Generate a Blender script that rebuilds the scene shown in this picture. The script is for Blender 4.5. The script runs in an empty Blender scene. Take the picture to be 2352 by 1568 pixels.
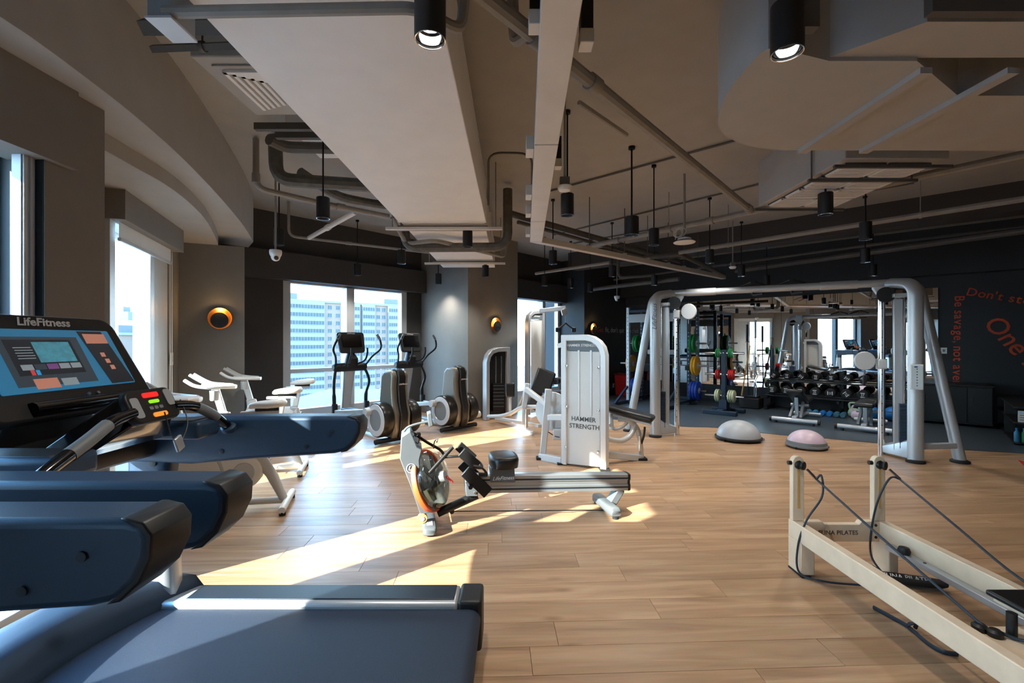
import bpy, math, random
from mathutils import Vector, Matrix
random.seed(7)
S = bpy.context.scene
# ---------------------------------------------------------------- camera
FPX, CU, CV, CH = 1045.0, 1176.0, 784.0, 1.55
cam = bpy.data.cameras.new('camera'); cam.sensor_width = 36.0; cam.lens = FPX / 2352 * 36; cam.clip_start = .02; cam.clip_end = 900
camo = bpy.data.objects.new('camera', cam); S.collection.objects.link(camo)
camo.location = (0, 0, CH); camo.rotation_euler = (math.pi / 2, 0, 0); S.camera = camo
# ---------------------------------------------------------------- sky, sun, exposure
W = bpy.data.worlds.new('sky'); S.world = W; W.use_nodes = True
nt = W.node_tree; bg = nt.nodes['Background']
tc = nt.nodes.new('ShaderNodeTexCoord'); sp = nt.nodes.new('ShaderNodeSeparateXYZ'); rp = nt.nodes.new('ShaderNodeValToRGB')
nt.links.new(tc.outputs['Generated'], sp.inputs[0]); nt.links.new(sp.outputs['Z'], rp.inputs[0]); nt.links.new(rp.outputs[0], bg.inputs[0])
rp.color_ramp.elements[0].position = 0.0; rp.color_ramp.elements[0].color = (.78, .92, 1, 1)
rp.color_ramp.elements[1].position = .6; rp.color_ramp.elements[1].color = (.12, .40, .85, 1)
e = rp.color_ramp.elements.new(.18); e.color = (.50, .78, 1, 1)
bg.inputs[1].default_value = 7.5
sl = bpy.data.lights.new('sun', 'SUN'); sl.energy = 14.0; sl.color = (1, .92, .8); sl.angle = math.radians(.55)
so = bpy.data.objects.new('sun', sl); S.collection.objects.link(so)
SUN_AZ, SUN_EL = math.atan2(.64, .77), math.radians(25.2)
sd = Vector((math.cos(SUN_AZ) * math.cos(SUN_EL), math.sin(SUN_AZ) * math.cos(SUN_EL), -math.sin(SUN_EL)))
so.rotation_euler = sd.to_track_quat('-Z', 'Y').to_euler(); so.location = (-20, -17, 20)
S.view_settings.view_transform = 'Standard'; S.view_settings.look = 'None'; S.view_settings.gamma = 1
S.view_settings.use_curve_mapping = False; S.view_settings.exposure = 1.2
try:
    S.cycles.use_denoising = True; S.cycles.max_bounces = 10; S.cycles.diffuse_bounces = 5; S.cycles.glossy_bounces = 5
    S.cycles.transparent_max_bounces = 16; S.cycles.sample_clamp_indirect = 6; S.cycles.caustics_reflective = False; S.cycles.caustics_refractive = False
except Exception: pass
# ---------------------------------------------------------------- coordinates
V = Vector
NA = math.radians(42.4); N2 = (math.sin(NA), math.cos(NA)); M2 = (-math.cos(NA), math.sin(NA))
def R(n, m, z=0): return V((n * N2[0] + m * M2[0], n * N2[1] + m * M2[1], z))       # the rotated half of the room
def PF(u, v, z=0.0):                                                                 # photo pixel on a level plane
    t = FPX * (CH - z) / (v - CV); return V(((u - CU) / FPX * t, t, z))
def PD(u, v, t): return V(((u - CU) / FPX * t, t, CH + (CV - v) / FPX * t))           # photo pixel at a known depth
def PP(u, v, a, d):                                                                  # photo pixel on the vertical plane through a along d
    a = V(a); nx, ny = -d[1], d[0]; du = (u - CU) / FPX
    t = (a.x * nx + a.y * ny) / (du * nx + ny); return PD(u, v, t)
# ---------------------------------------------------------------- mesh helpers
COL = S.collection
FR = {}
def basis(d, up=(0, 0, 1)):
    d = V(d).normalized(); up = V(up)
    if abs(d.dot(up)) > .995: up = V((0, 1, 0)) if abs(d.y) < .9 else V((1, 0, 0))
    x = up.cross(d).normalized(); y = d.cross(x); return x, y, d
def rotz(a): return Matrix.Rotation(a, 4, 'Z')
class MB:
    def __init__(s): s.v, s.f = [], []
    def add(s, vs, fs):
        o = len(s.v); s.v += [V(p) for p in vs]; s.f += [tuple(i + o for i in f) for f in fs]; return s
    def box(s, c, d, M=None):
        hx, hy, hz = d[0] / 2, d[1] / 2, d[2] / 2; c = V(c)
        q = [V((x, y, z)) for z in (-hz, hz) for y in (-hy, hy) for x in (-hx, hx)]
        if M is not None: q = [M.to_3x3() @ p for p in q]
        return s.add([c + p for p in q], [(0, 2, 3, 1), (4, 5, 7, 6), (0, 1, 5, 4), (2, 6, 7, 3), (0, 4, 6, 2), (1, 3, 7, 5)])
    def mm(s, x0, x1, y0, y1, z0, z1): return s.box(((x0 + x1) / 2, (y0 + y1) / 2, (z0 + z1) / 2), (abs(x1 - x0), abs(y1 - y0), abs(z1 - z0)))
    def bar(s, a, b, w, h, up=(0, 0, 1), w2=None, h2=None):
        a, b = V(a), V(b); x, y, d = basis(b - a, up); w2 = w2 or w; h2 = h2 or h
        q = [a + x * i * w / 2 + y * j * h / 2 for j in (-1, 1) for i in (-1, 1)] + [b + x * i * w2 / 2 + y * j * h2 / 2 for j in (-1, 1) for i in (-1, 1)]
        return s.add(q, [(0, 2, 3, 1), (4, 5, 7, 6), (0, 1, 5, 4), (2, 6, 7, 3), (0, 4, 6, 2), (1, 3, 7, 5)])
    def cyl(s, a, b, r, r2=None, n=16, cap=True):
        a, b = V(a), V(b); x, y, d = basis(b - a); r2 = r if r2 is None else r2
        vs = []
        for p, q in ((a, r), (b, r2)):
            for k in range(n):
                t = 2 * math.pi * k / n; vs.append(p + x * math.cos(t) * q + y * math.sin(t) * q)
        fs = [(k, (k + 1) % n, n + (k + 1) % n, n + k) for k in range(n)]
        if cap: fs += [tuple(range(n - 1, -1, -1)), tuple(range(n, 2 * n))]
        return s.add(vs, fs)
    def tube(s, pts, r, n=10, sx=1.0, up=(0, 0, 1)):
        pts = [V(p) for p in pts]; L = len(pts); rr = r if isinstance(r, (list, tuple)) else [r] * L; vs = []; px = None
        for i, p in enumerate(pts):
            d = (pts[min(i + 1, L - 1)] - pts[max(i - 1, 0)])
            d = d.normalized() if d.length > 1e-9 else V((0, 0, 1))
            if px is None: x, y, _ = basis(d, up)
            else:
                x = (px - d * px.dot(d)); x = x.normalized() if x.length > 1e-6 else basis(d, up)[0]; y = d.cross(x)
            px = x
            for k in range(n):
                t = 2 * math.pi * k / n; vs.append(p + x * math.cos(t) * rr[i] * sx + y * math.sin(t) * rr[i])
        fs = [(i * n + k, i * n + (k + 1) % n, (i + 1) * n + (k + 1) % n, (i + 1) * n + k) for i in range(L - 1) for k in range(n)]
        fs += [tuple(range(n - 1, -1, -1)), tuple(range((L - 1) * n, L * n))]
        return s.add(vs, fs)
    def lathe(s, prof, c=(0, 0, 0), n=20, ax=(0, 0, 1), sx=1.0, ring=False):
        c = V(c); x, y, d = basis(ax); vs = []
        for r, h in prof:
            for k in range(n):
                t = 2 * math.pi * k / n; vs.append(c + d * h + x * math.cos(t) * max(r, 1e-4) * sx + y * math.sin(t) * max(r, 1e-4))
        L = len(prof)
        fs = [(i * n + k, i * n + (k + 1) % n, (i + 1) * n + (k + 1) % n, (i + 1) * n + k) for i in range(L - 1) for k in range(n)]
        if ring: fs += [((L - 1) * n + k, (L - 1) * n + (k + 1) % n, (k + 1) % n, k) for k in range(n)]
        else: fs += [tuple(range(n - 1, -1, -1)), tuple(range((L - 1) * n, L * n))]
        return s.add(vs, fs)
    def prism(s, pts, d):
        pts = [V(p) for p in pts]; d = V(d); n = len(pts)
        nor = V((0, 0, 0))
        for i in range(n): nor += pts[i].cross(pts[(i + 1) % n])
        if nor.dot(d) < 0: pts = pts[::-1]
        return s.add(pts + [p + d for p in pts], [tuple(range(n - 1, -1, -1)), tuple(range(n, 2 * n))] + [(i, (i + 1) % n, n + (i + 1) % n, n + i) for i in range(n)])
    def loft(s, rings, cap=True):
        n = len(rings[0]); vs = [p for r in rings for p in r]
        fs = [(i * n + k, i * n + (k + 1) % n, (i + 1) * n + (k + 1) % n, (i + 1) * n + k) for i in range(len(rings) - 1) for k in range(n)]
        if cap: fs += [tuple(range(n - 1, -1, -1)), tuple(range((len(rings) - 1) * n, len(rings) * n))]
        return s.add(vs, fs)
    def build(s, name, m, parent=None, bev=0, ang=35, smooth=True, seg=2, kind=None, label=None):
        fr = FR.get(parent.name) if parent else None
        inv = fr.inverted() if fr is not None else None
        me = bpy.data.meshes.new(name); me.from_pydata([(inv @ p) if inv is not None else p for p in s.v], [], s.f); me.update()
        if smooth:
            me.shade_smooth(); me.set_sharp_from_angle(angle=math.radians(ang))
        o = link(name, me, m, parent)
        if bev:
            b = o.modifiers.new('bevel', 'BEVEL'); b.width = bev; b.segments = seg; b.limit_method = 'ANGLE'; b.angle_limit = math.radians(40); b.harden_normals = False
            if smooth: me.set_sharp_from_angle(angle=math.radians(80))
        if kind: o['kind'] = kind
        if label: o['label'] = label
        return o
def link(name, me, m, parent=None):
    o = bpy.data.objects.new(name, me); COL.objects.link(o)
    if m is not None and me is not None: me.materials.clear(); me.materials.append(MT[m] if isinstance(m, str) else m)
    if parent: o.parent = parent; FR[o.name] = FR.get(parent.name, Matrix())
    else: FR[o.name] = Matrix()
    return o
def thing(name, label, cat, loc=(0, 0, 0), rz=0, group=None):
    o = bpy.data.objects.new(name, None); COL.objects.link(o); o.empty_display_size = .1
    o.location = loc; o.rotation_euler = (0, 0, rz); o['label'] = label; o['category'] = cat
    if group: o['group'] = group
    FR[o.name] = Matrix.Translation(V(loc)) @ rotz(rz); return o
def tag(o, label, cat, group=None):
    o['label'] = label; o['category'] = cat
    if group: o['group'] = group
    return o
def struct(o, label=None):
    o['kind'] = 'structure'
    if label: o['label'] = label
    return o
def sroot(name, label=None):
    o = bpy.data.objects.new(name, None); COL.objects.link(o); o.empty_display_size = .1; FR[o.name] = Matrix(); return struct(o, label)
def ctree(o, parent=None):
    c = o.copy(); COL.objects.link(c); FR[c.name] = FR[o.name]
    if parent: c.parent = parent
    for ch in o.children: ctree(ch, c)
    return c
def place(o, loc, rz=0, label=None, group=None):
    o.location = loc; o.rotation_euler = (0, 0, rz)
    if label: o['label'] = label
    if group: o['group'] = group
    return o
def arc(c, r, a0, a1, n, ex=(1, 0, 0), ey=(0, 0, 1)):
    c, ex, ey = V(c), V(ex), V(ey)
    return [c + ex * r * math.cos(a0 + (a1 - a0) * k / n) + ey * r * math.sin(a0 + (a1 - a0) * k / n) for k in range(n + 1)]
def fillet(pts, r, n=5):
    pts = [V(p) for p in pts]; out = [pts[0]]
    for i in range(1, len(pts) - 1):
        a, b, c = pts[i - 1], pts[i], pts[i + 1]; d1, d2 = (a - b), (c - b); q = min(r, d1.length * .45, d2.length * .45)
        p1, p2 = b + d1.normalized() * q, b + d2.normalized() * q
        for k in range(n + 1):
            t = k / n; out.append(p1 * (1 - t) ** 2 + b * 2 * t * (1 - t) + p2 * t * t)
    return out + [pts[-1]]
def spline(pts, n=6):
    pts = [V(p) for p in pts]; q = [pts[0]] + pts + [pts[-1]]; out = []
    for i in range(1, len(q) - 2):
        for k in range(n):
            t = k / n; a, b, c, d = q[i - 1], q[i], q[i + 1], q[i + 2]
            out.append(.5 * ((2 * b) + (c - a) * t + (2 * a - 5 * b + 4 * c - d) * t * t + (3 * b - a - 3 * c + d) * t ** 3))
    return out + [pts[-1]]
def text(name, s, m, parent, o, ex, ey, h, ext=.001, shear=0.0, align='CENTER', space=1.0, bold=0.0):
    cu = bpy.data.curves.new('lettering', 'FONT'); cu.body = s; cu.size = h; cu.extrude = ext; cu.shear = shear; cu.align_x = align; cu.align_y = 'CENTER'; cu.space_character = space; cu.offset = bold
    cu.resolution_u = 3
    t = bpy.data.objects.new('lettering', cu); COL.objects.link(t); bpy.context.view_layer.update()
    me = bpy.data.meshes.new_from_object(t.evaluated_get(bpy.context.evaluated_depsgraph_get()))
    bpy.data.objects.remove(t); bpy.data.curves.remove(cu)
    ex, ey = V(ex).normalized(), V(ey).normalized(); ez = ex.cross(ey); ey = ez.cross(ex); o = V(o)
    inv = FR[parent.name].inverted() if parent else Matrix()
    for v in me.vertices: v.co = inv @ (o + ex * v.co.x + ey * v.co.y + ez * (v.co.z + ext * 1.2))
    me.update(); return link(name, me, m, parent)
def letters(name, s, m, parent, o, ex, ey, h, ext=.001, bold=0.0):
    x = 0.0; ex = V(ex).normalized()
    for ch in s:
        if ch == ' ': x += h * .3; continue
        t = text(name, ch, m, parent, V(o), ex, ey, h, ext, align='LEFT', bold=bold)
        inv = FR[parent.name]; ps = [((inv @ v.co) - V(o)).dot(ex) for v in t.data.vertices]
        d = inv.to_3x3().inverted() @ (ex * (x - min(ps)))
        for v in t.data.vertices: v.co += d
        x += max(ps) - min(ps) + h * .085
# ---------------------------------------------------------------- materials
MT = {}
def lin(c):
    return tuple((x / 255 / 12.92) if x / 255 <= .04045 else ((x / 255 + .055) / 1.055) ** 2.4 for x in c)
def mat(name, rgb, rough=.5, metal=0.0, var=.06, vs=4.0, bump=0.0, bs=150.0, coat=0.0, emit=None, es=0.0, alpha=None, spec=.5, rawc=None):
    m = bpy.data.materials.new(name); m.use_nodes = True; t = m.node_tree; b = t.nodes['Principled BSDF']; c = rawc or lin(rgb)
    tc = t.nodes.new('ShaderNodeTexCoord'); nz = t.nodes.new('ShaderNodeTexNoise'); nz.inputs['Scale'].default_value = vs; nz.inputs['Detail'].default_value = 4
    t.links.new(tc.outputs['Object'], nz.inputs['Vector'])
    r = t.nodes.new('ShaderNodeValToRGB'); t.links.new(nz.outputs[0], r.inputs[0])
    r.color_ramp.elements[0].position = .3; r.color_ramp.elements[1].position = .7
    r.color_ramp.elements[0].color = tuple(min(1, x * (1 - var)) for x in c) + (1,); r.color_ramp.elements[1].color = tuple(min(1, x * (1 + var)) for x in c) + (1,)
    t.links.new(r.outputs[0], b.inputs['Base Color'])
    b.inputs['Roughness'].default_value = rough; b.inputs['Metallic'].default_value = metal; b.inputs['Specular IOR Level'].default_value = spec
    if coat: b.inputs['Coat Weight'].default_value = coat; b.inputs['Coat Roughness'].default_value = .1
    if bump:
        n2 = t.nodes.new('ShaderNodeTexNoise'); n2.inputs['Scale'].default_value = bs; t.links.new(tc.outputs['Object'], n2.inputs['Vector'])
        bp = t.nodes.new('ShaderNodeBump'); bp.inputs['Strength'].default_value = bump; bp.inputs['Distance'].default_value = .002
        t.links.new(n2.outputs[0], bp.inputs['Height']); t.links.new(bp.outputs[0], b.inputs['Normal'])
    if emit: b.inputs['Emission Color'].default_value = lin(emit) + (1,); b.inputs['Emission Strength'].default_value = es
    MT[name] = m; return m
mat('paint', (168, 165, 158), .75, var=.04, bump=.12, bs=90)              # ceiling, ducts, pipes, left walls
mat('paint_wall', (128, 123, 116), .75, var=.04, bump=.12, bs=90)
mat('paint_dark', (62, 59, 57), .7, var=.05, bump=.1, bs=90)
mat('paint_char', (42, 46, 50), .7, var=.05, bump=.1, bs=90)
mat('duct_white', (232, 231, 227), .6, var=.03)
mat('pipe', (142, 138, 130), .6, var=.08, vs=9)
mat('pipe_dark', (84, 80, 74), .6, var=.1, vs=9)
mat('insulation', (92, 90, 82), .65, var=.25, vs=14, bump=.4, bs=40)
mat('tray', (214, 209, 199), .5, .1, var=.05)
mat('alu', (196, 200, 202), .4, .1, var=.03)
mat('alu_grey', (150, 154, 156), .45, .25, var=.03)
mat('sill', (208, 212, 212), .5)
mat('black', (16, 16, 17), .5, var=.1)
mat('black_gloss', (10, 10, 12), .12, coat=.4)
mat('black_metal', (18, 19, 21), .42, .3)
mat('rubber', (16, 17, 19), .75, bump=.3, bs=300)
mat('vinyl', (17, 17, 19), .38, bump=.15, bs=400)
mat('steel', (178, 184, 188), .32, .75, var=.04)
mat('silver', (186, 191, 195), .38, .55, var=.03)
mat('silver_light', (206, 209, 210), .42, .35, var=.03)
mat('chrome', (220, 222, 224), .1, 1.0, var=.01)
mat('grey_plastic', (120, 124, 126), .5)
mat('shroud', (132, 127, 118), .34, .45, var=.03)
mat('shroud_dark', (38, 36, 34), .3, .4)
mat('tread_blue', (44, 66, 88), .42, .15, var=.06, bump=.15, bs=500)
mat('tread_dark', (30, 42, 54), .45, .1, bump=.15, bs=500)
mat('belt', (26, 40, 58), .62, var=.25, vs=260, bump=.5, bs=600)
mat('white_bike', (226, 224, 216), .35, var=.02)
mat('bike_grey', (188, 188, 184), .4, var=.03)
mat('white', (232, 232, 228), .45, var=.02)
mat('cream', (222, 200, 172), .5, var=.06, vs=12)
mat('red', (196, 30, 26), .45); mat('red_dark', (120, 18, 16), .5)
mat('orange', (226, 92, 40), .5); mat('orange_text', (202, 70, 34), .6)
mat('green', (20, 128, 62), .5); mat('yellow', (222, 158, 26), .5); mat('blue', (22, 58, 150), .5); mat('pale_green', (190, 196, 160), .55)
mat('kb_green', (150, 176, 150), .5); mat('kb_pink', (202, 178, 196), .5); mat('bright_blue', (28, 116, 190), .45)
mat('cyan_blue', (52, 128, 170), .5); mat('teal', (58, 108, 128), .5)
mat('brass', (170, 118, 58), .3, .9)
mat('rack_blue', (30, 48, 66), .45, .3)
mat('bosu_grey', (172, 176, 180), .4); mat('bosu_pink', (206, 182, 194), .35); mat('bosu_base', (118, 124, 128), .5)
mat('urethane', (206, 160, 96), .35)
mat('rubber_floor', (62, 72, 80), .34, var=.1, vs=1.2, bump=.2, bs=500)
mat('grey_text', (214, 216, 218), .6); mat('lettering_white', (235, 236, 236), .5, var=0); mat('lettering_dark', (70, 74, 76), .5, var=0)
mat('bulb', (255, 250, 240), .4, emit=(255, 248, 238), es=14)
mat('bulb_dim', (255, 250, 240), .4, emit=(225, 235, 245), es=1.6)
mat('warm_glow', (255, 200, 130), .5, emit=(255, 176, 92), es=4)
mat('led_red', (220, 30, 30), .4, emit=(235, 28, 24), es=.7); mat('led_green', (140, 200, 30), .4, emit=(120, 190, 30), es=.5); mat('led_orange', (230, 140, 50), .4, emit=(235, 140, 50), es=.35)
def glassmat(name, tint=(1, 1, 1), gl=.06, rough=.02):
    m = bpy.data.materials.new(name); m.use_nodes = True; t = m.node_tree; t.nodes.clear()
    o = t.nodes.new('ShaderNodeOutputMaterial'); tr = t.nodes.new('ShaderNodeBsdfTransparent'); g = t.nodes.new('ShaderNodeBsdfGlossy'); mx = t.nodes.new('ShaderNodeMixShader'); fz = t.nodes.new('ShaderNodeFresnel')
    tr.inputs[0].default_value = tint + (1,); g.inputs['Roughness'].default_value = rough; fz.inputs[0].default_value = 1.0 + gl * 6
    ge = t.nodes.new('ShaderNodeNewGeometry'); sb = t.nodes.new('ShaderNodeMath'); sb.operation = 'SUBTRACT'; sb.inputs[0].default_value = 1; t.links.new(ge.outputs['Backfacing'], sb.inputs[1]); mu = t.nodes.new('ShaderNodeMath'); mu.operation = 'MULTIPLY'; t.links.new(fz.outputs[0], mu.inputs[0]); t.links.new(sb.outputs[0], mu.inputs[1])   # reflect once, on the outer face of a thin sheet
    t.links.new(mu.outputs[0], mx.inputs[0]); t.links.new(tr.outputs[0], mx.inputs[1]); t.links.new(g.outputs[0], mx.inputs[2]); t.links.new(mx.outputs[0], o.inputs[0]); MT[name] = m
glassmat('glass', (.93, .98, 1.0), .05); glassmat('tank', (.86, .9, .87), .08, .04)
m = mat('mirror', (235, 240, 242), .01, 1.0, var=0)
# wood planks: grain along the plank's own X, every plank with its own tone
def woodmat():
    m = bpy.data.materials.new('oak_plank'); m.use_nodes = True; t = m.node_tree; b = t.nodes['Principled BSDF']; L = t.links.new
    tc = t.nodes.new('ShaderNodeTexCoord'); oi = t.nodes.new('ShaderNodeObjectInfo'); mp = t.nodes.new('ShaderNodeMapping'); mp.inputs['Scale'].default_value = (.55, 6, 1)
    mul = t.nodes.new('ShaderNodeVectorMath'); mul.operation = 'SCALE'; mul.inputs[0].default_value = (37, 23, 11); L(oi.outputs['Random'], mul.inputs['Scale'])
    ad = t.nodes.new('ShaderNodeVectorMath'); L(tc.outputs['Object'], ad.inputs[0]); L(mul.outputs[0], ad.inputs[1]); L(ad.outputs[0], mp.inputs[0])
    n1 = t.nodes.new('ShaderNodeTexNoise'); n1.inputs['Scale'].default_value = 1.6; n1.inputs['Detail'].default_value = 6; n1.inputs['Distortion'].default_value = 1.2; L(mp.outputs[0], n1.inputs['Vector'])
    n2 = t.nodes.new('ShaderNodeTexNoise'); n2.inputs['Scale'].default_value = 14; n2.inputs['Detail'].default_value = 5; L(mp.outputs[0], n2.inputs['Vector'])
    vo = t.nodes.new('ShaderNodeTexVoronoi'); vo.inputs['Scale'].default_value = 1.7; m3 = t.nodes.new('ShaderNodeMapping'); m3.inputs['Scale'].default_value = (.8, 2.2, 1); L(ad.outputs[0], m3.inputs[0]); L(m3.outputs[0], vo.inputs['Vector'])
    r = t.nodes.new('ShaderNodeValToRGB'); L(n1.outputs[0], r.inputs[0]); cr = r.color_ramp
    cr.elements[0].position = .28; cr.elements[0].color = lin((148, 114, 84)) + (1,); cr.elements[1].position = .72; cr.elements[1].color = lin((194, 160, 126)) + (1,)
    e = cr.elements.new(.5); e.color = lin((176, 140, 106)) + (1,)
    mx = t.nodes.new('ShaderNodeMix'); mx.data_type = 'RGBA'; mx.blend_type = 'MULTIPLY'; mx.inputs[0].default_value = .28; L(r.outputs[0], mx.inputs[6]); L(n2.outputs['Color'], mx.inputs[7])
    kr = t.nodes.new('ShaderNodeValToRGB'); L(vo.outputs['Distance'], kr.inputs[0]); kr.color_ramp.elements[0].position = .01; kr.color_ramp.elements[0].color = (.35, .26, .2, 1); kr.color_ramp.elements[1].position = .11; kr.color_ramp.elements[1].color = (1, 1, 1, 1)
    m4 = t.nodes.new('ShaderNodeMix'); m4.data_type = 'RGBA'; m4.blend_type = 'MULTIPLY'; m4.inputs[0].default_value = .6; L(mx.outputs[2], m4.inputs[6]); L(kr.outputs[0], m4.inputs[7])
    hs = t.nodes.new('ShaderNodeHueSaturation'); mr = t.nodes.new('ShaderNodeMapRange'); mr.inputs[3].default_value = .93; mr.inputs[4].default_value = 1.2; L(oi.outputs['Random'], mr.inputs[0]); L(mr.outputs[0], hs.inputs['Value']); L(m4.outputs[2], hs.inputs['Color'])
    L(hs.outputs[0], b.inputs['Base Color']); b.inputs['Roughness'].default_value = .36; b.inputs['Specular IOR Level'].default_value = .45
    bp = t.nodes.new('ShaderNodeBump'); bp.inputs['Strength'].default_value = .12; bp.inputs['Distance'].default_value = .002; L(n2.outputs[0], bp.inputs['Height']); L(bp.outputs[0], b.inputs['Normal'])
    MT['oak'] = m
woodmat()
# ================================================================ the setting
ZC, ZS1, ZS2 = 3.75, 3.05, 2.92
floor = struct(MB().mm(-6, 12.5, -4.6, 15, -.2, -.012).build('floor', 'paint_dark'), 'wooden plank floor of the gym')
# planks 0.2 m wide and 1.5 m long, each its own piece, shared mesh
PA = math.radians(2.4); PX = V((math.cos(PA), math.sin(PA), 0)); PY = V((-math.sin(PA), math.cos(PA), 0)); PWD, PLN = .2, 1.5
pm = MB().mm(.0008, PLN - .0008, .0008, PWD - .0008, -.012, 0); tmp = pm.build('plank', 'oak', None, .0012, seg=1); plank_me = tmp.data; bpy.data.objects.remove(tmp)
edge_px = [(1340, 957), (1430, 965), (1558, 979), (1643, 982), (1748, 994), (1805, 1000), (1898, 1007), (2007, 1017), (2125, 1025), (2210, 1033), (2352, 1041)]
edge = [PF(*p) for p in edge_px]; edge = spline(edge, 4)
def behind_edge(p):                                     # well under the rubber floor
    if p.x < edge[0].x: return p.y > edge[0].y + 3
    if p.x > edge[-1].x: return p.y > edge[-1].y - (p.x - edge[-1].x) * .4
    for a, b in zip(edge, edge[1:]):
        if a.x <= p.x <= b.x: return p.y > a.y + (b.y - a.y) * (p.x - a.x) / (b.x - a.x)
near, rest = [], MB()
for j in range(-4, 62):
    off = random.random() * PLN
    for i in range(-5, 8):
        o = PY * (j * PWD + .106) + PX * (i * PLN + off); c = o + PX * PLN / 2 + PY * PWD / 2
        ends = [o, o + PX * PLN, c]
        if all(behind_edge(q + V((0, -.2, 0))) for q in ends): continue
        if c.x < -3.4 - max(0, c.y - 3) * .45 or c.x > 9.5 or c.y > 11.5: continue
        if R(0, 0) is not None and (c.x * M2[0] + c.y * M2[1]) > 8.4: continue
        vis = c.y > .9 and abs(c.x) < c.y * 1.2 + .9
        near.append((-c.y if vis else -100 - c.y, o))
near.sort(key=lambda q: -q[0] if q[0] > -90 else 1000)
for k, (s, o) in enumerate(near):
    if k < 300:
        p = bpy.data.objects.new('plank', plank_me); COL.objects.link(p); p.parent = floor; p.location = o; p.rotation_euler = (0, 0, PA)
        bv = p.modifiers.new('bevel', 'BEVEL'); bv.width = .0012; bv.segments = 1
    else:
        rest.prism([o, o + PX * (PLN - .002), o + PX * (PLN - .002) + PY * (PWD - .002), o + PY * (PWD - .002)], (0, 0, -.012))
if rest.v: rest.build('planks', 'oak', floor, kind='stuff')
rp_ = [V((p.x, p.y, 0)) for p in edge]
rub = rp_ + [V((9.5, 4.6, 0)), V((12.2, 3.2, 0)), R(12.39, -5.5), R(12.39, 6.69), R(10.2, 6.69), R(9.2, 6.69)]
struct(MB().prism(rub, (0, 0, .006)).build('floor_rubber', 'rubber_floor'), 'dark grey rubber floor of the free weight area')
def xy(p, z): return V((p[0], p[1], z))
ceil = struct(MB().prism([xy(p, ZC) for p in ((-3.06, -4.7), (-3.06, 2.96), (-4.0, 4.0), (-4.6, 5.6), (-5.3, 7.0), R(1.7, 8.5), R(6.1, 8.5), R(7.5, 8.4), R(12.6, 8.0), R(12.6, -6.2), (13, -4.7))], (0, 0, .2)).build('ceiling', 'paint'), 'taupe painted concrete ceiling')
def xy(p, z): return V((p[0], p[1], z))
def wallseg(name, a, b, th, z0, z1, m, parent=None, label=None):        # inner face from a to b, thickness to the left of a->b
    a, b = V((a[0], a[1], 0)), V((b[0], b[1], 0)); d = (b - a).normalized(); nrm = V((-d.y, d.x, 0)) * th
    o = MB().prism([xy(p, z0) for p in (a, b, b + nrm, a + nrm)], (0, 0, z1 - z0)).build(name, m, parent)
    return o if parent else struct(o, label)
# left window front: ledge, piers, lintels
struct(MB().mm(-3.3, -2.65, -4.5, 2.95, 0, .1).build('trim_1', 'sill', bev=.006), 'pale raised ledge under the left windows')
struct(MB().mm(-3.06, -2.65, 2.58, 2.96, .1, ZS1).build('wall_left_pier', 'paint_wall'), 'taupe pier between the two left windows')
struct(MB().mm(-3.06, -2.68, -1.7, .42, .1, ZS1).build('wall_left_rear_pier', 'paint_wall'))  # pier widened to the rear, the added width blocks sun from the rear window
struct(MB().mm(-3.06, -2.68, -4.6, -3.5, .1, ZS1).build('wall_left_end_pier', 'paint_wall'))
struct(MB().mm(-3.06, -2.85, -4.6, 2.6, 2.66, ZS1).build('wall_left_lintel', 'paint_wall'))
W2A, W2B = V((-3.68, 4.05, 0)), V((-4.26, 5.57, 0)); W2D = (W2B - W2A).normalized(); W2N = V((W2D.y, -W2D.x, 0))
wallseg('wall_left_return', (-2.9, 2.96), W2A, .3, 0, ZS2, 'paint_wall')
wallseg('wall_left_far', W2B, (-4.6, 6.28), .12, 0, ZS2, 'paint_wall', label='taupe wall right of the narrow left window')
wallseg('wall_left_upper', W2A - W2D * .1 + W2N * .05, W2B + W2D * .1 + W2N * .05, .4, 2.7, ZS2, 'paint_wall')
pc = [V((-4.6, 6.28, 0)), V((-3.88, 6.6, 0)), R(2.26, 8.2), V((-5.3, 7.2, 0))]
struct(MB().prism(pc, (0, 0, ZS2)).build('wall_left_corner', 'paint_wall'), 'taupe corner pillar that carries the left wall lamp')
# curved dropped ceilings above the left windows
c1 = [V((-2.3, -4.6, 0)), V((-2.3, 0, 0)), V((-2.34, 1.2, 0))] + [PF(*p, ZS1) for p in ((0, 38), (100, 106), (200, 180), (300, 258), (400, 345), (470, 415), (520, 470), (560, 519), (582, 555))]
c1 = [V((p.x, p.y, 0)) for p in c1]; c1s = spline(c1, 4) + [V((-4.35, 7.45, 0))]
struct(MB().prism([xy(p, ZS1) for p in c1s + [V((-5.2, 7.4, 0)), V((-4.95, 6.3, 0)), V((-4.55, 5.6, 0)), V((-3.98, 4.0, 0)), V((-3.06, 2.96, 0)), V((-3.06, -4.6, 0))]], (0, 0, ZC - ZS1)).build('ceiling_bulkhead', 'paint', ang=25), 'curved taupe bulkhead under the ceiling on the left')
c2 = [V((-2.78, 1.2, 0)), V((-2.84, 2.4, 0))] + [PF(*p, ZS2) for p in ((231, 340), (306, 382), (382, 425), (440, 470), (478, 513), (501, 562))] + [V((-4.4, 6.7, 0))]
c2 = [V((p.x, p.y, 0)) for p in c2]
struct(MB().prism([xy(p, ZS2) for p in spline(c2, 4) + [V((-5.1, 7.0, 0)), V((-4.95, 6.3, 0)), V((-4.55, 5.6, 0)), V((-3.98, 4.0, 0)), V((-3.06, 2.96, 0)), V((-3.06, 1.2, 0))]], (0, 0, ZS1 - ZS2)).build('ceiling_bulkhead_lower', 'paint', ang=25), 'lower curved step of the bulkhead on the left')
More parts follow.
